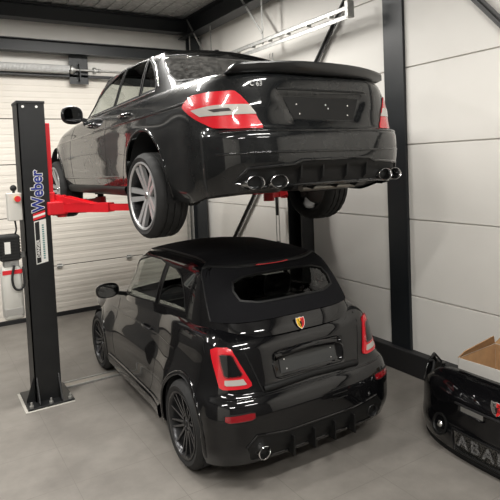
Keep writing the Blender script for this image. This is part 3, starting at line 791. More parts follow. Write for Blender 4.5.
patch('rear_window', mt, densify(rw_, .08), M_glass_dusty, S_, -.001, .004, label='dusty rear window')
closed_ribbon_obj('window_seal', mt, [densify(rw_, .06)], M_trim, S_, .016, .003, .001)
for f in (lambda p: p, mirror_poly): patch('windscreen', mt, f(wind2), M_glass, S_, -.004, .004)
for sg in (-1, 1):
    bm = B(); ribbon(bm, mt, [mt.side_ut(y, z, sg) for y, z in [(2.06, .925), (1.6, .955), (1.1, .975), (.5, 1.0), (.18, 1.02)]], .016, .006, .002, sub=6, rnd=True); obj('belt_trim', bm, M_silver, S_, True, 'bright metal trim strip')
    bm = B(); ribbon(bm, mt, [mt.side_ut(y, z, sg) for y, z in [(2.03, .96), (1.82, 1.12), (1.52, 1.28), (1.20, 1.385), (.85, 1.40), (.58, 1.375), (.40, 1.285), (.26, 1.18), (.15, 1.05)]], .014, .005, .002, sub=6, rnd=True); obj('window_trim', bm, M_silver, S_, True)
    for yc, zc, ra in SW:
        wheel(S_, sg*.80 if sg < 0 else .855, yc, zc-.13, .338, .25, .262, sg, 'star')
        bm = B(); liner(bm, yc, zc, ra+.004, .56, .87, sg); obj('wheel_liner', bm, M_under, S_)
        bm = B(); arch_lip(bm, mb, yc, zc, ra, sg, .022, .005); obj('wheel_arch', bm, M_paint2, S_, True)
    # door gaps: front edge, between the doors, rear edge
    for pts in ([(2.04, .93), (2.17, .72), (2.20, .50), (2.18, .30), (2.10, .23), (1.15, .22), (1.08, .30), (1.02, .60), (1.05, .955)],
                [(1.05, .955), (1.02, .60), (1.08, .30), (1.0, .22), (.72, .24), (.55, .46), (.42, .66), (.30, .80), (.28, .99)]):
        bm = B(); ribbon(bm, mb, [mb.side_ut(y, z, sg) for y, z in smooth_poly(pts, 6, False)], .007, .0006, .0004, False, 1); obj('door_gap', bm, M_gap, S_)
    for pts in ([(3.25, .66), (2.9, .70), (2.2, .735), (1.2, .775), (.4, .80), (-.4, .83), (-.6, .84)], [(2.45, .33), (1.8, .335), (.62, .335)]):
        bm = B(); ribbon(bm, mb, [mb.side_ut(y, z, sg) for y, z in densify(pts, .06, False)], .022, .006, -.001, False, 1, True); obj('side_crease', bm, M_paint2, S_, True)
    for y in (1.36, .45):
        p = Vector(mb.pt(*mb.side_ut(y, .845+.01*(y < 1), sg), .022)); q = Vector(mb.pt(*mb.side_ut(y+.20, .840+.01*(y < 1), sg), .022)); o_ = Vector((sg*.025, 0, 0))
        bm = B(); tube(bm, [p-o_, p, p.lerp(q, .5)+o_*.4, q, q-o_], .013, 10); h_ = obj('door_handle', bm, M_paint2, S_, True)
        bm = B(); tube(bm, [p+Vector((sg*.010, .02, .004)), p.lerp(q, .5)+Vector((sg*.020, 0, .004)), q+Vector((sg*.010, -.02, .004))], .004, 6); obj('handle_trim', bm, M_silver, h_, True)
    bm = B(); ribbon(bm, mb, [mb.side_ut(y, .215, sg) for y in rng(.62, 2.4, 26)], .08, .016, .008, False, 1, True); obj('side_skirt', bm, M_trim, S_, True)
    mirror_door(S_, mb, sg*.94, 1.86, .985, sg, M_paint2, .98, 1.3, M_mirror_dark)
underbody(mb, S_, [(a, c) for a, b, c in SW])
# tail lights
tl = [(-.925, .70), (-.90, .735), (-.84, .768), (-.70, .765), (-.535, .748), (-.48, .675), (-.44, .60), (-.395, .458), (-.53, .462), (-.65, .488), (-.74, .555), (-.80, .60), (-.87, .655)]
wl = [(-.815, .655), (-.64, .655), (-.46, .640), (-.425, .567), (-.60, .572), (-.735, .590)]
wd_ = [(-.68, .628), (-.56, .622), (-.545, .598), (-.64, .602)]
for f in (lambda p: p, mirror_poly):
    t_ = patch('tail_light', mb, f(smooth_poly(densify(tl, .05), 2)), M_red_lens, S_, .008, .016, .02, .02, label='large red tail light with clear band')
    patch('clear_band', mb, f(densify(wl, .03)), M_white_lens, t_, .012, .008, .02, .02)
    patch('bulb_window', mb, f(densify(wd_, .03)), M_smoke, t_, .0135, .004, .02, .02)
    closed_ribbon_obj('light_gap', mb, [f(smooth_poly(densify(tl, .05), 2))], M_gap, t_, .007, .001, .002)
# boot lid outline
lidl = [(-.70, .985), (-.645, .89), (-.60, .75), (-.545, .665), (-.52, .640), (.52, .640), (.545, .665), (.60, .75), (.645, .89), (.70, .985)]
bm = B(); ribbon(bm, mb, [mb.rear_ut(x, z) for x, z in densify(lidl, .04, False)], .008, .0006, .0006, False, 1); obj('boot_gap', bm, M_gap, S_)
bm = B(); ribbon(bm, mb, [mb.rear_ut(x, .895) for x in rng(-.40, .40, 24)], .014, .004, .001, False, 1, True); obj('boot_shade_strip', bm, M_trim, S_, True)  # thin dark strip added where the lid has only dusty shade
pr = [(-.275, .70), (-.345, .85), (.345, .85), (.275, .70)]
patch('plate_recess', mb, [mb.rear_ut(x, z) for x, z in densify(pr, .05)], M_trim, S_, .003, .004, .03, .03)
for x, z in ((-.24, .80), (.23, .80), (-.22, .735), (.22, .73), (.02, .80), (.04, .775)):
    bm = B(); p = Vector(mb.pt(*mb.rear_ut(x, z), .003)); n = Vector(mb.normal(*mb.rear_ut(x, z))); cyl(bm, p, p+n*.004, .0055, n=10); obj('screw', bm, M_chrome, S_)
text('C 63', .048, Matrix.Translation(mb.pt(*mb.rear_ut(-.545, .925), .004)) @ Matrix.Rotation(math.radians(-8), 4, 'Z') @ Matrix.Rotation(math.radians(84), 4, 'X'), M_silver, S_, 'boot_script', depth=.0015, bold=.001, label='silver model script')
# bumper creases, strake lines
for z, h, x1 in ((.60, .006, .78), (.475, .006, .80)):
    bm = B(); ribbon(bm, mb, [mb.rear_ut(x, z) for x in rng(-x1, x1, 40)], .016, h, -.001, False, 1, True); obj('bumper_crease', bm, M_paint2, S_, True)
# spoiler
def spoiler():
    bm = B(); N = 34; rings = []
    for i in range(N+1):
        s = -1+2*i/N; x = .70*s; e = abs(s)
        yb = -1.045+.125*e**2.6; zt = 1.085-.030*e**2.2-.02*(e > .97); ch = .17-.05*e**3; z0 = 1.012-.01*e**2
        sec = [(yb, zt-.012), (yb+.004, zt), (yb+.03, zt+.003), (yb+ch*.6, zt-.020), (yb+ch, z0+.004), (yb+ch, z0-.012), (yb+.07, z0-.006), (yb+.025, z0+.012), (yb+.006, zt-.020)]
        if i in (0, N): c = (sum(a for a, b in sec)/9, sum(b for a, b in sec)/9); sec = [(c[0]+(a-c[0])*.6, c[1]+(b-c[1])*.5) for a, b in sec]
        rings.append([bm.verts.new((x, a, b)) for a, b in sec])
    for i in range(N):
        for k in range(9): bm.faces.new((rings[i][k], rings[i][(k+1) % 9], rings[i+1][(k+1) % 9], rings[i+1][k]))
    bm.faces.new(rings[0]); bm.faces.new(rings[-1][::-1])
    return sharp(obj('spoiler', bm, mat('spoiler_black', (.014, .0145, .015), rough=.3, coat=.5), S_, True, 'satin black boot spoiler'), 45)
spoiler()
# diffuser with fins, exhaust tips
dfp = [mb.rear_ut(x, z) for x, z in densify([(-.72, .30), (-.66, .385), (-.36, .405), (-.30, .425), (.30, .425), (.36, .405), (.66, .385), (.72, .30), (.60, .262), (-.60, .262)], .05)]
dif = patch('diffuser', mb, dfp, M_trim, S_, .003, .01, .03, .03)
closed_ribbon_obj('diffuser_edge', mb, [dfp], M_paint2, dif, .02, .01, .004, 1, True)
for x in (-.30, -.11, .11, .30):
    bm = B(); prism(bm, [(-1.115, .41), (-1.02, .43), (-.90, .23), (-.98, .215), (-1.10, .30)], -.006, .006, Matrix.Translation((x, 0, 0)) @ Matrix(((0, 0, 1, 0), (1, 0, 0, 0), (0, 1, 0, 0), (0, 0, 0, 1)))); obj('diffuser_fin', bm, M_trim, dif)
M_tip = mat('exhaust_steel', (.45, .45, .45), rough=.2, metal=1)
for x in (-.63, -.465, .515, .65):
    bm = B(); exhaust_tip(bm, x, -1.085 if abs(x) < .6 else -1.055, .288, .072, .046, .20); e_ = obj('exhaust_tip', bm, M_tip, S_, True, 'polished oval exhaust tip'); sharp(e_, 40)
    bm = B(); lathe(bm, [(.0001, 0), (.95, 0)], Matrix.Translation((x, -.96, .285)) @ Matrix.Rotation(PI/2, 4, 'X') @ Matrix.Diagonal((.062, .040, 1, 1)), 24); obj('tip_bore', bm, M_gap, e_)
# underside: silencers, pipes, axle, arms
for s in (-1, 1):
    bm = B(); cyl(bm, (s*.28, -.72, .265), (s*.62, -.72, .265), .07, n=24); sharp(obj('silencer', bm, M_iron, S_), 40)
    bm = B(); tube(bm, [(s*.3, -.72, .25), (s*.18, -.66, .22), (s*.15, -.3, .2), (s*.12, .6, .2), (s*.1, 2.0, .2)], .032, 12); obj('exhaust_pipe', bm, M_iron, S_, True)
    bm = B(); tube(bm, [(s*.2, .12, .22), (s*.66, .12, .20)], .03, 10); tube(bm, [(s*.25, .35, .22), (s*.66, .16, .16)], .02, 8); tube(bm, [(s*.25, -.12, .22), (s*.66, .06, .16)], .02, 8); obj('suspension_arm', bm, M_iron, S_, True)
bm = B(); box(bm, -.28, .28, -.15, .38, .17, .30, .04); sharp(obj('axle_carrier', bm, M_iron, S_), 60)
bm = B(); cyl(bm, (-.15, -.90, .225), (.36, -.90, .225), .028, n=16); obj('cross_pipe', bm, mat('raw_steel', (.25, .24, .22), rough=.4, metal=.9), S_)
# interior
for s in (-1, 1): seat(S_, s*.36, 1.15, .32, M_cabin)
bm = B(); box(bm, -.60, .60, .16, .36, .45, 1.0, .05); ob = obj('rear_bench', bm, M_cabin, S_)
for s in (-1, 1): bm = B(); box(bm, s*.36-.12, s*.36+.12, .14, .26, 1.0, 1.12, .03); obj('headrest', bm, M_cabin, ob)
bm = B(); box(bm, -.70, .70, 1.85, 2.3, .66, .90, .05); obj('dashboard', bm, M_cabin, S_)
bm = B(); tube(bm, [Vector((-.36+.18*math.cos(a), 1.72-.05*math.sin(a), .88+.17*math.sin(a))) for a in [k*2*PI/24 for k in range(24)]], .014, 8, True); bar(bm, (-.52, 1.73, .88), (-.20, 1.73, .88), .03, .02); obj('steering_wheel', bm, M_trim, S_)
bm = B(); box(bm, -.66, .66, -.45, 2.3, .26, .32); obj('cabin_floor', bm, M_cabin, S_)
bm = B(); box(bm, -.66, .66, -.42, .18, .92, .95); obj('parcel_shelf', bm, M_cabin, S_)
# roof aerial fin
bm = B(); prism(bm, [(0, 0), (.13, 0), (.03, .055), (0, .05)], -.012, .012, Matrix.Translation((.0, .42, 1.405)) @ Matrix(((0, 0, 1, 0), (1, 0, 0, 0), (0, 1, 0, 0), (0, 0, 0, 1)))); obj('roof_aerial', bm, M_paint2, S_)
for sg in (-1, 1):
    p = [(2.30, .60), (2.55, .58), (2.60, .78), (2.35, .84)]; p = [(sg*a, b) for a, b in p]
    patch('headlight', mb, p if sg > 0 else p[::-1], M_white_lens, S_, .004, .008)
# ---------------- building details -----------------------------------------------------------------------
M_door = mat('door_panel', (.66, .62, .56), rough=.5, noise=(.9, (.60, .56, .50), .4, .7))
M_galv = mat('galvanised', (.50, .50, .48), rough=.5, metal=.85, noise=(25, (.40, .40, .39), .4, .6))
M_kerb = mat('kerb_black', (.012, .012, .013), rough=.55)
M_beam = mat('beam_grey', (.018, .020, .022), rough=.45)
DX0, DX1 = .25, 3.98
# sectional door (white sandwich sections with fine horizontal ribs)
bm = B(); zs = [.06, .775, 1.555, 2.335, 3.0, 3.62]
for k in range(5):
    z0, z1 = zs[k]+.006, zs[k+1]-.006; n = 7; pr = []
    box(bm, DX0, DX1, BY-.0, BY+.045, z0, z1, .004)
    for j in range(1, n): zz = z0+(z1-z0)*j/n; box(bm, DX0+.01, DX1-.01, BY-.004, BY+.01, zz-.035, zz+.030, .003)
dr = struct('door_1', bm, M_door)
bm = B(); box(bm, DX0, DX1, BY-.005, BY+.05, 0, .06, .005); obj('bottom_seal', bm, M_kerb, dr)
for z in zs[1:5]: bm = B(); box(bm, DX0, DX1, BY+.02, BY+.04, z-.01, z+.01); obj('section_gap', bm, M_gap, dr)
for z in (zs[1], zs[3]):
    for x in (.66, 1.75, 2.84):
        bm = B(); box(bm, x-.035, x+.035, BY-.028, BY-.002, z-.035, z+.035, .004); cyl(bm, (x-.05, BY-.03, z), (x+.05, BY-.03, z), .009, n=10); obj('door_hinge', bm, M_galv, dr)
bm = B(); box(bm, DX1, WX, BY-.02, BY+.1, 0, 3.7); struct('trim_1', bm, M_wall)
bm = B(); box(bm, LX, DX0, BY-.03, BY+.1, 0, 3.75); struct('dark_reflection_panel', bm, M_darkwall)  # unseen dark panel, added so the car flanks reflect something dark
# back wall beams
bm = B()
for z0, z1, nm in ((3.94, 4.12, 1),):
    box(bm, LX, 4.0, 8.30, 8.46, z0, z0+.012); box(bm, LX, 4.0, 8.30, 8.46, z1-.012, z1); box(bm, LX, 4.0, 8.372, 8.384, z0, z1)
bm2 = B(); box(bm2, LX, 4.0, 8.24, 8.44, 4.39, 4.405); box(bm2, LX, 4.0, 8.24, 8.44, 4.595, 4.61); box(bm2, LX, 4.0, 8.33, 8.342, 4.40, 4.60)
struct('trim_2', bm, M_beam); struct('trim_3', bm2, M_beam)
bm = B(); box(bm, LX, 4.0, 8.46, 8.52, 3.62, 3.66, .003); struct('trim_4', bm, M_beam)
# side beam along the right wall and the corner column
bm = B(); box(bm, 3.86, 4.08, FY, 8.5, 4.33, 4.345); box(bm, 3.86, 4.08, FY, 8.5, 4.60, 4.615); box(bm, 3.964, 3.976, FY, 8.5, 4.34, 4.61); struct('trim_5', bm, M_beam)
bm = B(); box(bm, 3.96, 4.14, 8.26, 8.28, 0, 4.34); box(bm, 3.96, 4.14, 8.40, 8.42, 0, 4.34); box(bm, 4.04, 4.06, 8.27, 8.41, 0, 4.34); struct('trim_6', bm, M_beam)
bm = B(); box(bm, 4.165, 4.20, 3.835, 4.095, 0, 4.34); box(bm, 4.20, 4.24, 3.85, 4.08, 0, 4.34); struct('trim_7', bm, mat('column_grey', (.009, .011, .013), rough=.4))
# black kerb along the right wall
bm = B(); box(bm, 4.105, 4.25, FY, 8.3, 0, .235, .01); struct('baseboard_right', bm, M_kerb)
# diagonal wind braces on the wall
M_brace = mat('brace_grey', (.045, .045, .045), rough=.45)
def brace(y0, z0, y1, z1): bm = B(); bar(bm, (4.15, y0, z0), (4.15, y1, z1), .075, .010, (1, 0, 0)); bar(bm, (4.15, y0, z0), (4.15, y1, z1), .008, .06, (1, 0, 0)); return bm
t = tag(obj('wind_brace', brace(4.28, 4.36, 7.95, .45), M_brace), 'long dark diagonal steel brace on the right wall behind the raised sedan', 'brace')
t = tag(obj('wind_brace', brace(3.72, 4.36, .2, .45), M_brace), 'dark diagonal steel brace in the top right corner, right of the black column', 'brace')
# torsion spring with shaft and bracket
t = thing('torsion_spring', 'grey coiled door spring on a shaft above the white sectional door', 'door spring', (1.6, 8.40, 3.72))
bm = B(); N = 900; pts = [(-.9+1.32*k/N, .055*math.cos(k*.5), .055*math.sin(k*.5)) for k in range(N)]; tube(bm, pts, .0085, 5); obj('coil', bm, mat('spring_grey', (.62, .62, .61), rough=.5, metal=0), t, True)
bm = B(); cyl(bm, (-1.3, 0, 0), (2.1, 0, 0), .016, n=12); obj('shaft', bm, M_galv, t)
bm = B(); box(bm, .44, .72, .06, .072, -.20, .28); box(bm, .57, .585, -.03, .06, -.16, .10); obj('bearing_plate', bm, M_beam, t)
for x, r in ((.44, .062), (.78, .05), (.86, .032)):
    bm = B(); cyl(bm, (x, 0, 0), (x+.035, 0, 0), r, n=20); cyl(bm, (x+.035, 0, 0), (x+.07, 0, 0), r*.6, n=16); obj('collar', bm, M_galv, t)
# horizontal door track along the right wall with its hangers
t = thing('door_track', 'pair of galvanised overhead door rails running along the right wall', 'door rail', (3.9, 4.3, 3.80))
for dx, dz in ((0, 0), (.0, -.09)):
    bm = B(); bar(bm, (dx, 0, dz), (dx, 4.05, dz), .055, .006, (0, 0, 1)); bar(bm, (dx-.025, 0, dz-.02), (dx-.025, 4.05, dz-.02), .005, .045); bar(bm, (dx+.025, 0, dz-.012), (dx+.025, 4.05, dz-.012), .005, .03); obj('rail', bm, M_galv, t)
bm = B(); box(bm, -.04, .05, -.02, .03, -.12, .05, .004); obj('end_bracket', bm, M_galv, t)
for y, top, lean in ((3.15, .95, .0), (3.9, .95, 0), (1.7, .6, 0)):
    bm = B(); bar(bm, (.03, y, -.05), (.03, y, .56), .035, .004, (1, 0, 0)); obj('hanger', bm, M_galv, t)
for (y0, z0, y1, z1) in ((3.95, .86, 3.2, -.05), (2.3, .82, 1.7, .1)):
    bm = B(); bar(bm, (0, y0, z0), (.02, y1, z1), .035, .006, (1, 0, 0)); obj('sway_brace', bm, M_galv, t)
for y in rng(.3, 3.9, 9):
    bm = B(); cyl(bm, (-.03, y, -.045), (.035, y, -.045), .016, n=10); obj('bracket_bolt', bm, M_galv, t)
# ---------------- the car lift ---------------------------------------------------------------------------
M_post = mat('post_black', (.008, .0085, .009), rough=.42, noise=(6, (.012, .0125, .013), .4, .7))
M_red = mat('lift_red', (.62, .012, .02), rough=.38)
M_sw = mat('sticker_white', (.75, .74, .70), rough=.5); M_sb = mat('sticker_blue', (.015, .03, .22), rough=.5); M_sr = mat('sticker_red', (.65, .02, .03), rough=.5); M_sk = mat('sticker_black', (.01, .01, .01), rough=.5)
L_ = thing('car_lift', 'two-post car lift with black columns and red arms holding the sedan', 'car lift', (0, 5.45, 0))
def post(x0, x1, inner):
    bm = B(); LQ = len(sc.objects)
    # C-section column, open towards the cars
    o = -1 if inner > 0 else 1
    y0, y1 = 0, .28
    if inner > 0: box(bm, x0, x0+.012, y0, y1, .02, 2.86); box(bm, x0, x1, y0, y0+.012, .02, 2.86); box(bm, x0, x1, y1-.012, y1, .02, 2.86)
    else: box(bm, x1-.012, x1, y0, y1, .02, 2.86); box(bm, x0, x1, y0, y0+.012, .02, 2.86); box(bm, x0, x1, y1-.012, y1, .02, 2.86)
    box(bm, x0-.006, x1+.006, y0-.006, y1+.006, 2.86, 2.885, .003)
    p = obj('post', bm, M_post, L_)
    bm = B(); xa, xb = (x0-.09, min(x1+.09, 4.10)); box(bm, xa, xb, -.13, .36, .006, .024, .004); b = obj('base_plate', bm, M_post, p)
    bm = B(); box(bm, xa-.025, xb, -.155, .37, 0, .007, .002); obj('grout_pad', bm, mat('grout', (.42, .40, .36), rough=.8), p)
    for (px, s) in ((x0+.02, 1), (x1-.02, 1)):
        bm = B(); T = Matrix.Translation((px, 0, 0)) @ Matrix(((0, 0, 1, 0), (1, 0, 0, 0), (0, 1, 0, 0), (0, 0, 0, 1))); prism(bm, [(0, .02), (-.11, .02), (-.11, .04), (0, .26)], -.006, .006, T); obj('gusset', bm, M_post, p)
    bm = B(); prism(bm, [(y_, z_) for y_, z_ in [(0, 0), (-.075, 0), (-.075, .02), (0, .24)]], -.006, .006, Matrix.Translation((x0, .05, .02)) @ Matrix(((1, 0, 0, 0), (0, 0, 1, 0), (0, 1, 0, 0), (0, 0, 0, 1)))); obj('gusset', bm, M_post, p)
    for bx in (xa+.035, (xa+xb)/2, xb-.035):
        bm = B(); cyl(bm, (bx, -.10, .02), (bx, -.10, .045), .02, n=6); cyl(bm, (bx, -.10, .04), (bx, -.10, .075), .01, n=10); obj('anchor_bolt', bm, M_galv, p)
    return p
P1 = post(.82, 1.06, 1); P2 = post(3.91, 4.095, -1); P2.location = (0, -.17, 0)
for x in (.87, .99): bm = B(); cyl(bm, (x, -.007, 2.83), (x, .0, 2.83), .012, n=12); obj('rivet', bm, M_sw, P1)
def carriage(x0, x1, s):
    bm = B(); box(bm, x0, x1, .03, .25, 1.81, 2.68, .006); box(bm, x0-.01*(s > 0), x1+.01, .02, .26, 1.80, 2.02, .01); return obj('carriage', bm, M_red, L_)
carriage(1.02, 1.105, 1); carriage(3.865, 3.95, -1)
def arm(px, py, ex, ey, z=1.862, gus=1, nm='lift_arm'):
    # pivot box on the carriage, telescopic arm, pad under the sill
    bm = B(); a = Vector((px, py, z)); b = Vector((ex, ey, z)); m = a.lerp(b, .58)
    bar(bm, a, m, .09, .085); 
    d = (b-a).normalized(); bar(bm, m-d*.04, b, .065, .06)
    # gusset on top near the pivot
    s = d.cross(Vector((0, 0, 1)))
    for k in (-.045, .045):
        v = [bm.verts.new(a+s*(k+j)+w_) for j in (-.004, .004) for w_ in (Vector((0, 0, .05)), Vector((0, 0, .11)), d*.06+Vector((0, 0, .11)), d*.42+Vector((0, 0, .035)))]
        bm.faces.new(v[:4]); bm.faces.new(v[4:][::-1])
        for q in range(4): bm.faces.new((v[q], v[(q+1) % 4], v[4+(q+1) % 4], v[4+q]))
    o = obj(nm, bm, M_red, L_)
    bm = B(); cyl(bm, a-Vector((0, 0, .09)), a+Vector((0, 0, .12)), .045, n=20); obj('pivot_pin', bm, M_red, o)
    bm = B(); cyl(bm, b-Vector((0, 0, .05)), b+Vector((0, 0, .07)), .035, n=16); cyl(bm, b+Vector((0, 0, .07)), b+Vector((0, 0, .118)), .062, n=20); obj('lift_pad', bm, M_rubber, o)
    bm = B(); cyl(bm, b-Vector((0, 0, .05)), b+Vector((0, 0, .04)), .058, n=20); obj('pad_socket', bm, M_red, o)
    return o
arm(1.17, .02, 1.76, -.80); arm(1.17, .26, 1.78, .82); arm(3.80, .02, 3.12, -.68); arm(3.80, .26, 3.10, .82)
for x in (1.12, 3.85): bm = B(); box(bm, x-.09, x+.09, -.06, .34, 1.80, 1.925, .01); obj('arm_bracket', bm, M_red, L_)
bm = B(); box(bm, 1.12, 3.82, .24, .34, 0, .012, .003); o = obj('floor_cover', bm, mat('cover_grey', (.34, .31, .27), rough=.45, metal=.4), L_)
for y in (.225, .355): bm = B(); box(bm, 1.12, 3.80, y-.01, y+.01, 0, .02, .003); obj('cover_edge', bm, M_galv, o)
# lettering on the left post, read upwards
def on_post(x, z, dy=-.0065): return Matrix.Translation((x, dy, z)) @ Matrix.Rotation(PI/2, 4, 'X') @ Matrix.Rotation(PI/2, 4, 'Z')
text('Weber', .15, on_post(.955, 2.035, -.002), M_sw, P1, 'lettering_outline', depth=.001, bold=.009, spacing=1.0, xscale=.90)
text('Weber', .15, on_post(.955, 2.035, -.0045), M_sb, P1, 'lettering', depth=.001, bold=.003, spacing=1.0, xscale=.90, label='blue lettering with white outline')
for z, m_ in ((1.79, M_sr), (1.812, M_sw), (1.832, M_sr)):
    bm = B(); prism(bm, [(.900, z-.03), (1.01, z+.0), (1.01, z+.020), (.900, z-.010)], 0, .003, Matrix.Translation((0, 0, 0)) @ Matrix(((1, 0, 0, 0), (0, 0, -1, 0), (0, 1, 0, 0), (0, 0, 0, 1)))); obj('stripe', bm, m_, P1)
def plate(x0, x1, z0, z1, m, d=.002, slant=0):
    bm = B(); prism(bm, [(x0, z0), (x1, z0+slant), (x1, z1+slant), (x0, z1)], 0, d, Matrix(((1, 0, 0, 0), (0, 0, -1, 0), (0, 1, 0, 0), (0, 0, 0, 1)))); return bm
obj('sticker', plate(.905, 1.012, 1.34, 1.75, M_sw, .002, .02), M_sw, P1, label='black and white warning strip')
obj('sticker_panel', plate(.911, .950, 1.35, 1.74, M_sk, .003, .01), M_sk, P1)
text('DANGER', .042, on_post(.931, 1.49, -.0036), M_sw, P1, 'sticker_text', depth=.0005, bold=.001)
text('X-PERFORMANCE', .030, on_post(.990, 1.58, -.0028), mat('sticker_teal', (.05, .22, .22), rough=.5), P1, 'sticker_text', depth=.0005) if False else None
for k in range(16): bm = plate(.972, .990, 1.39+.021*k, 1.402+.021*k, M_sk, .003); obj('sticker_mark', bm, mat('sticker_teal', (.05, .20, .20), rough=.5) if k == 0 else bpy.data.materials['sticker_teal'], P1)
# control box and power unit hung on the left post
t = thing('control_box', 'small off-white control box with red emergency button on the left lift post', 'control box', (.757, 5.56, 1.90))
bm = B(); box(bm, -.062, .062, -.07, .07, -.13, .13, .008); obj('case', bm, mat('box_white', (.62, .60, .55), rough=.45), t)
bm = B(); cyl(bm, (.02, -.07, .075), (.02, -.085, .075), .028, n=20); obj('button_plate', bm, mat('btn_yellow', (.7, .45, .05), rough=.4), t)
bm = B(); cyl(bm, (.02, -.083, .075), (.02, -.11, .075), .024, .028, n=20); obj('emergency_button', bm, M_sr, t, label='red mushroom button')
bm = B(); bmesh.ops.create_uvsphere(bm, u_segments=16, v_segments=10, radius=.03, matrix=Matrix.Translation((.0, -.02, .175))); cyl(bm, (.0, -.02, .12), (.0, -.02, .16), .012, n=10); obj('lever_knob', bm, M_rubber, t, True)
t = thing('hydraulic_power_unit', 'black electric motor over a translucent white oil tank beside the left lift post', 'power unit', (.70, 5.56, .84))
bm = B(); box(bm, -.10, .075, -.085, .085, .56, .80, .015); motor = obj('motor', bm, M_rubber, t)
for k in range(8): bm = B(); box(bm, -.105, .08, -.09, .09, .575+.028*k, .583+.028*k); obj('cooling_fin', bm, M_rubber, motor)
bm = B(); box(bm, -.06, -.01, -.0915, -.09, .63, .74); obj('rating_plate', bm, M_sw, motor)
bm = B(); box(bm, -.07, .06, -.06, .06, .50, .56, .008); obj('valve_block', bm, M_galv, t)
bm = B(); box(bm, -.095, .08, -.085, .085, .0, .50, .03)
tank = obj('oil_tank', bm, mat('tank_white', (.55, .54, .50), rough=.35), t); sharp(tank, 60)
bm = B(); box(bm, -.092, .077, -.0875, -.085, .435, .475); obj('tank_sticker', bm, M_sr, tank)
bm = B(); box(bm, -.094, .079, -.0865, .0865, .03, .13, .02); obj('oil_level', bm, mat('oil_grey', (.34, .33, .31), rough=.4), tank)
bm = B(); tube(bm, smooth_poly([(.01, -.10, .52), (-.015, -.115, .40), (.0, -.12, .31), (.05, -.12, .29), (.085, -.115, .34), (.085, -.10, .50)], 5, False), .011, 8); obj('hose', bm, M_rubber, t, True)
bm = B(); tube(bm, smooth_poly([(.05, .0, .80), (.06, -.02, .85), (.055, 0, .925)], 5, False), .008, 8); obj('cable', bm, M_rubber, t, True)
bm = B(); bar(bm, (.07, 0, .60), (.119, 0, .60), .05, .05); obj('mounting', bm, M_galv, t)

# vertical door rail in the corner and a hanging pull chain by the right lift column
bm = B(); box(bm, 3.86, 3.93, 8.44, 8.50, 0, 3.9); box(bm, 3.86, 3.865, 8.36, 8.45, 0, 3.9); struct('trim_8', bm, M_galv)
t = thing('pull_chain', 'thin hanging pull chain with a dark grip left of the right lift column', 'chain', (4.06, 5.98, .95))
bm = B(); tube(bm, [(0, 0, .1), (0, 0, 2.7)], .006, 6); tube(bm, [(0, .07, .1), (0, .07, 2.7)], .006, 6); obj('chain', bm, M_galv, t)
bm = B(); cyl(bm, (0, .035, .55), (0, .035, .80), .022, n=12); obj('grip', bm, M_rubber, t)
bm = B(); cyl(bm, (0, .035, .0), (0, .035, .2), .03, n=12); obj('weight', bm, M_rubber, t)
# ---------------- loose front bumper on the floor and the carton behind it --------------------------------
FB = thing('front_bumper', 'removed black front bumper with mesh letters in the grille lying by the right wall', 'car bumper', (3.29, 2.215, 0), math.radians(-90))
# local frame: x along the width (left as seen = -x is the far end), -y to the front
def fbp(u, z, off=0):
    # u -1..1 across, z height; returns the outer skin
    a = u*PI/2; e = 2.6
    sx = math.copysign(abs(math.sin(a))**(2/e), a); sy = abs(math.cos(a))**(2/3.4)
    depth = .52; wz = .84+.02*math.sin(z*5)
    prof = lut([(0, -.02), (.06, .035), (.16, .06), (.26, .035), (.33, .03), (.42, .025), (.5, -.01), (.56, -.07), (.62, -.17)])(z)
    x = wz*sx; y = -(sy*depth)+depth-.06-prof*(.3+.7*sy)
    return Vector((x, y, z))
def fbn(u, z):
    a = fbp(u-.004, z); b = fbp(u+.004, z); c = fbp(u, max(0, z-.004)); d = fbp(u, z+.004)
    n = (b-a).cross(d-c).normalized()
    return n if n.y*-1+n.x*math.copysign(.6, u)*(abs(u) > .3) > 0 else -n
def topz(u):
    a = abs(u)
    return lut([(0, .605), (.25, .60), (.42, .57), (.52, .50), (.62, .44), (.70, .47), (.76, .56), (.85, .57), (1, .44)])(a)
def in_hole(u, z):
    a = abs(u); x = abs(fbp(u, z).x)
    if .075 < z < .215 and x < .34: return True       # lower grille
    if .365 < z < .405 and x < .30 and x > .09: return True                # upper slot
    return False
bm = B(); NU, NZ = 160, 44; V = {}
for i in range(NU+1):
    u = -1+2*i/NU
    for j in range(NZ+1): V[i, j] = (u, .02+(topz(u)-.02)*j/NZ)
vs = {}
for i in range(NU):
    for j in range(NZ):
        q = [(i, j), (i+1, j), (i+1, j+1), (i, j+1)]; cu = sum(V[k][0] for k in q)/4; cz = sum(V[k][1] for k in q)/4
        if in_hole(cu, cz): continue
        f = []
        for k in q:
            if k not in vs: vs[k] = bm.verts.new(fbp(*V[k]))
            f.append(vs[k])
        bm.faces.new(f)
skin = obj('skin', bm, M_paint, FB, True)
md = skin.modifiers.new('s', 'SOLIDIFY'); md.thickness = .012; md.offset = -1
def fb_ring(pts, r, nm, m, par=FB, closed=False):
    bm = B(); tube(bm, [fbp(u, z)+fbn(u, z)*.002 for u, z in pts], r, 8, closed); return obj(nm, bm, m, par, True)
def fx(x):  # u for a given x on the nearly flat front
    s = math.copysign(min(1, abs(x)/.84)**(2.6/2), x); return math.asin(max(-1, min(1, s)))/(PI/2)
fb_ring([(fx(x), .07) for x in rng(-.34, .34, 30)]+[(fx(x), .22) for x in rng(.34, -.34, 30)], .008, 'grille_frame', M_trim, closed=True)
fb_ring([(fx(x), .415) for x in rng(-.33, .33, 30)], .009, 'nose_bar', M_darkmetal)
fb_ring([(u, .02) for u in rng(-.97, .97, 60)], .014, 'splitter_edge', M_trim)
fb_ring([(fx(x), .59) for x in rng(-.40, .40, 20)], .011, 'upper_lip', M_paint)
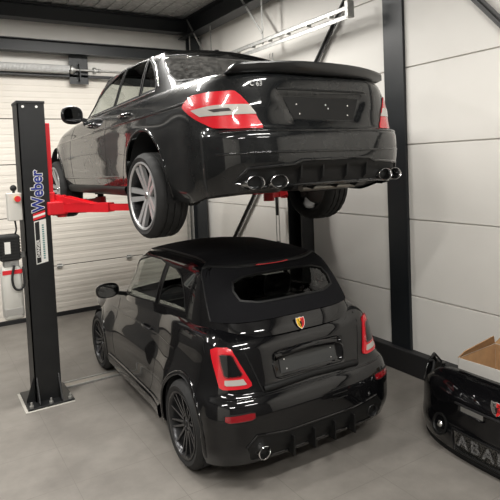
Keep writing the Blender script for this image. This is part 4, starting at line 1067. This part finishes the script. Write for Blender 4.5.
# honeycomb mesh behind the opening
bm = B()
def back(x, z): p = fbp(fx(x), z); return Vector((x, p.y+.035, z))
s = .022
for r_ in range(0, 8):
    for c in range(-23, 24):
        x = c*s+(s/2 if r_ % 2 else 0); z = .078+r_*s*.86
        if abs(x) > .33 or z > .215: continue
        P = [back(x+s*.55*math.cos(k*PI/3+PI/6), z+s*.55*math.sin(k*PI/3+PI/6)) for k in range(4)]
        for k in range(3): bar(bm, P[k], P[k+1], .003, .004, (0, 1, 0))
obj('grille_mesh', bm, M_trim, FB)
# big letters in the mesh, seen as lighter honeycomb lettering
M_let = mat('letter_grey', (.30, .30, .30), rough=.45, metal=.4)
nt = M_let.node_tree; vo = nt.nodes.new('ShaderNodeTexVoronoi'); vo.feature = 'DISTANCE_TO_EDGE'; vo.inputs['Scale'].default_value = 75; tcn = nt.nodes.new('ShaderNodeTexCoord')
cr = nt.nodes.new('ShaderNodeValToRGB'); cr.color_ramp.elements[0].position = .08; cr.color_ramp.elements[1].position = .16; cr.color_ramp.elements[0].color = (.22, .22, .22, 1); cr.color_ramp.elements[1].color = (.05, .05, .05, 1)
nt.links.new(tcn.outputs['Object'], vo.inputs['Vector']); nt.links.new(vo.outputs['Distance'], cr.inputs['Fac']); nt.links.new(cr.outputs['Color'], nt.nodes['Principled BSDF'].inputs['Base Color'])
for ch, x in zip('ABARTH', (-.265, -.16, -.053, .053, .16, .265)):
    p = back(x, .147); sl = (back(x+.02, .147).y-back(x-.02, .147).y)/.04
    text(ch, .118, Matrix.Translation(p+Vector((0, -.014, 0))) @ Matrix.Rotation(math.atan(sl), 4, 'Z') @ Matrix.Rotation(PI/2, 4, 'X'), M_let, FB, 'grille_letter', depth=.003, bold=.003, xscale=1.15)
badge(FB, fbp(0, .485)+Vector((0, -.012, 0)), Vector((0, -1, .1)), .10, m1=M_silver)
# fog lamp recesses and lamps at both ends
for sg in (-1, 1):
    u, z = sg*fx(.47), .20; p = fbp(u, z); n = fbn(u, z); q = n.to_track_quat('Z', 'Y').to_matrix().to_4x4(); M = Matrix.Translation(p+n*.002) @ q
    bm = B(); lathe(bm, [(.078, -.01), (.080, .004), (.066, .006), (.060, -.004), (.0001, -.006)], M, 32); fl = sharp(obj('fog_recess', bm, M_trim, FB), 40)
    bm = B(); lathe(bm, [(.0001, .012), (.016, .010), (.026, .0), (.028, -.006)], M, 24); obj('fog_lamp', bm, M_silver, fl, True)
    # bracket ears at the headlight openings
    b0 = fbp(sg*.60, .42); b1 = fbp(sg*.74, .53)
    bm = B(); tube(bm, smooth_poly([tuple(b0), tuple(b0.lerp(b1, .3)+Vector((0, .06, -.02))), tuple(b0.lerp(b1, .7)+Vector((0, .08, .02))), tuple(b1)], 4, False), .012, 8); obj('bracket', bm, M_trim, FB, True)
    bm = B(); tube(bm, [b1, b1+Vector((sg*.01, .10, .03)), b1+Vector((sg*.0, .16, -.04)), b1+Vector((-sg*.02, .10, -.12))], .010, 8); obj('mounting_ear', bm, M_trim, FB, True)
# support foam so that it stands: lower tray touching the floor
bm = B(); N = 30; A1 = [fbp(u, .03) for u in rng(-.96, .96, N)]
va = [bm.verts.new((p.x, p.y, .0)) for p in A1]; vb = [bm.verts.new((p.x*.9, p.y+.07, .0)) for p in A1]; vc = [bm.verts.new((p.x, p.y, .03)) for p in A1]; vd = [bm.verts.new((p.x*.9, p.y+.07, .03)) for p in A1]
for i in range(N):
    for P_, Q_ in ((va, vb), (vb, vd), (vd, vc), (vc, va)): bm.faces.new((P_[i], P_[i+1], Q_[i+1], Q_[i]))
obj('lower_tray', bm, M_trim, FB)
# carton
M_cw = mat('carton_white', (.62, .60, .56), rough=.7); M_cb = mat('carton_brown', (.42, .25, .12), rough=.85, noise=(12, (.34, .20, .10), .4, .7))
CT = thing('cardboard_box', 'open white cardboard box with brown inside standing behind the loose bumper', 'box', (3.84, 2.36, 0), math.radians(3))
bm = B(); w2, d2, h2 = .26, .44, .60
box(bm, -w2, -w2+.006, -d2, d2, 0, h2); box(bm, w2-.006, w2, -d2, d2, 0, h2); box(bm, -w2, w2, -d2, -d2+.006, 0, h2); box(bm, -w2, w2, d2-.006, d2, 0, h2); box(bm, -w2, w2, -d2, d2, 0, .006)
obj('carton', bm, M_cw, CT)
bm = B(); box(bm, -w2+.0065, -w2+.009, -d2+.01, d2-.01, .006, h2-.002); box(bm, w2-.009, w2-.0065, -d2+.01, d2-.01, .006, h2-.002); box(bm, -w2+.01, w2-.01, d2-.009, d2-.0065, .006, h2-.002); box(bm, -w2+.01, w2-.01, -d2+.0065, -d2+.009, .006, h2-.002); obj('inner_faces', bm, M_cb, CT)
def flap(pts, m, nm='flap'):
    bm = B(); p = [Vector(v) for v in pts]; n = (p[1]-p[0]).cross(p[2]-p[0]).normalized()*.003
    a = [bm.verts.new(v+n) for v in p]; b = [bm.verts.new(v-n) for v in p]; bm.faces.new(a); bm.faces.new(b[::-1])
    for k in range(len(p)): bm.faces.new((a[k], a[(k+1) % len(p)], b[(k+1) % len(p)], b[k]))
    return obj(nm, bm, m, CT)
flap([(w2, -d2, h2), (w2, d2*.1, h2), (w2+.03, d2*.05, h2+.09), (w2+.03, -d2, h2+.10)], M_cb, 'flap')
flap([(w2, d2*.2, h2), (w2, d2, h2), (w2+.02, d2*.92, h2+.05), (w2+.02, d2*.30, h2+.08)], M_cb, 'flap')
flap([(-w2, d2, h2), (w2, d2, h2), (w2-.08, d2-.04, h2+.09), (-w2+.05, d2-.03, h2+.05)], M_cb, 'flap')
bm = B(); box(bm, -w2-.002, -w2, -.02, .03, h2-.09, h2-.03); obj('print_mark', bm, M_sk, CT)
# ---------------- lamp housings above (the light itself is set at the top) --------------------------------
M_lampcase = mat('lamp_case', (.7, .7, .68), rough=.5); M_tube = mat('lamp_diffuser', (.9, .9, .88), rough=.4, emit=((1, .965, .905), 5))
LN = ['over the floor left of the camera', 'over the front right of the hall', 'on the left, level with the rear of the cars', 'above the gap behind the two cars', 'on the left, level with the lift column', 'above the raised sedan, nearer its left side', 'at the back left, near the sectional door', 'at the back right, near the sectional door']
for i, (lx, ly) in enumerate(LAMP_SPOTS):
    t = thing('ceiling_light', 'long white ceiling tube light '+LN[i], 'ceiling light', (lx, ly, 4.40), 0, 'tube lights under the ceiling')
    bm = B(); box(bm, -.77, .77, -.10, .10, .03, .09, .005); obj('housing', bm, M_lampcase, t)
    for s in (-1, 1): bm = B(); cyl(bm, (-.74, s*.055, .005), (.74, s*.055, .005), .018, n=12); obj('tube', bm, M_tube, t, True)
    for s in (-.6, .6): bm = B(); cyl(bm, (s, 0, .09), (s, 0, .22), .006, n=8); obj('suspension_rod', bm, M_galv, t)
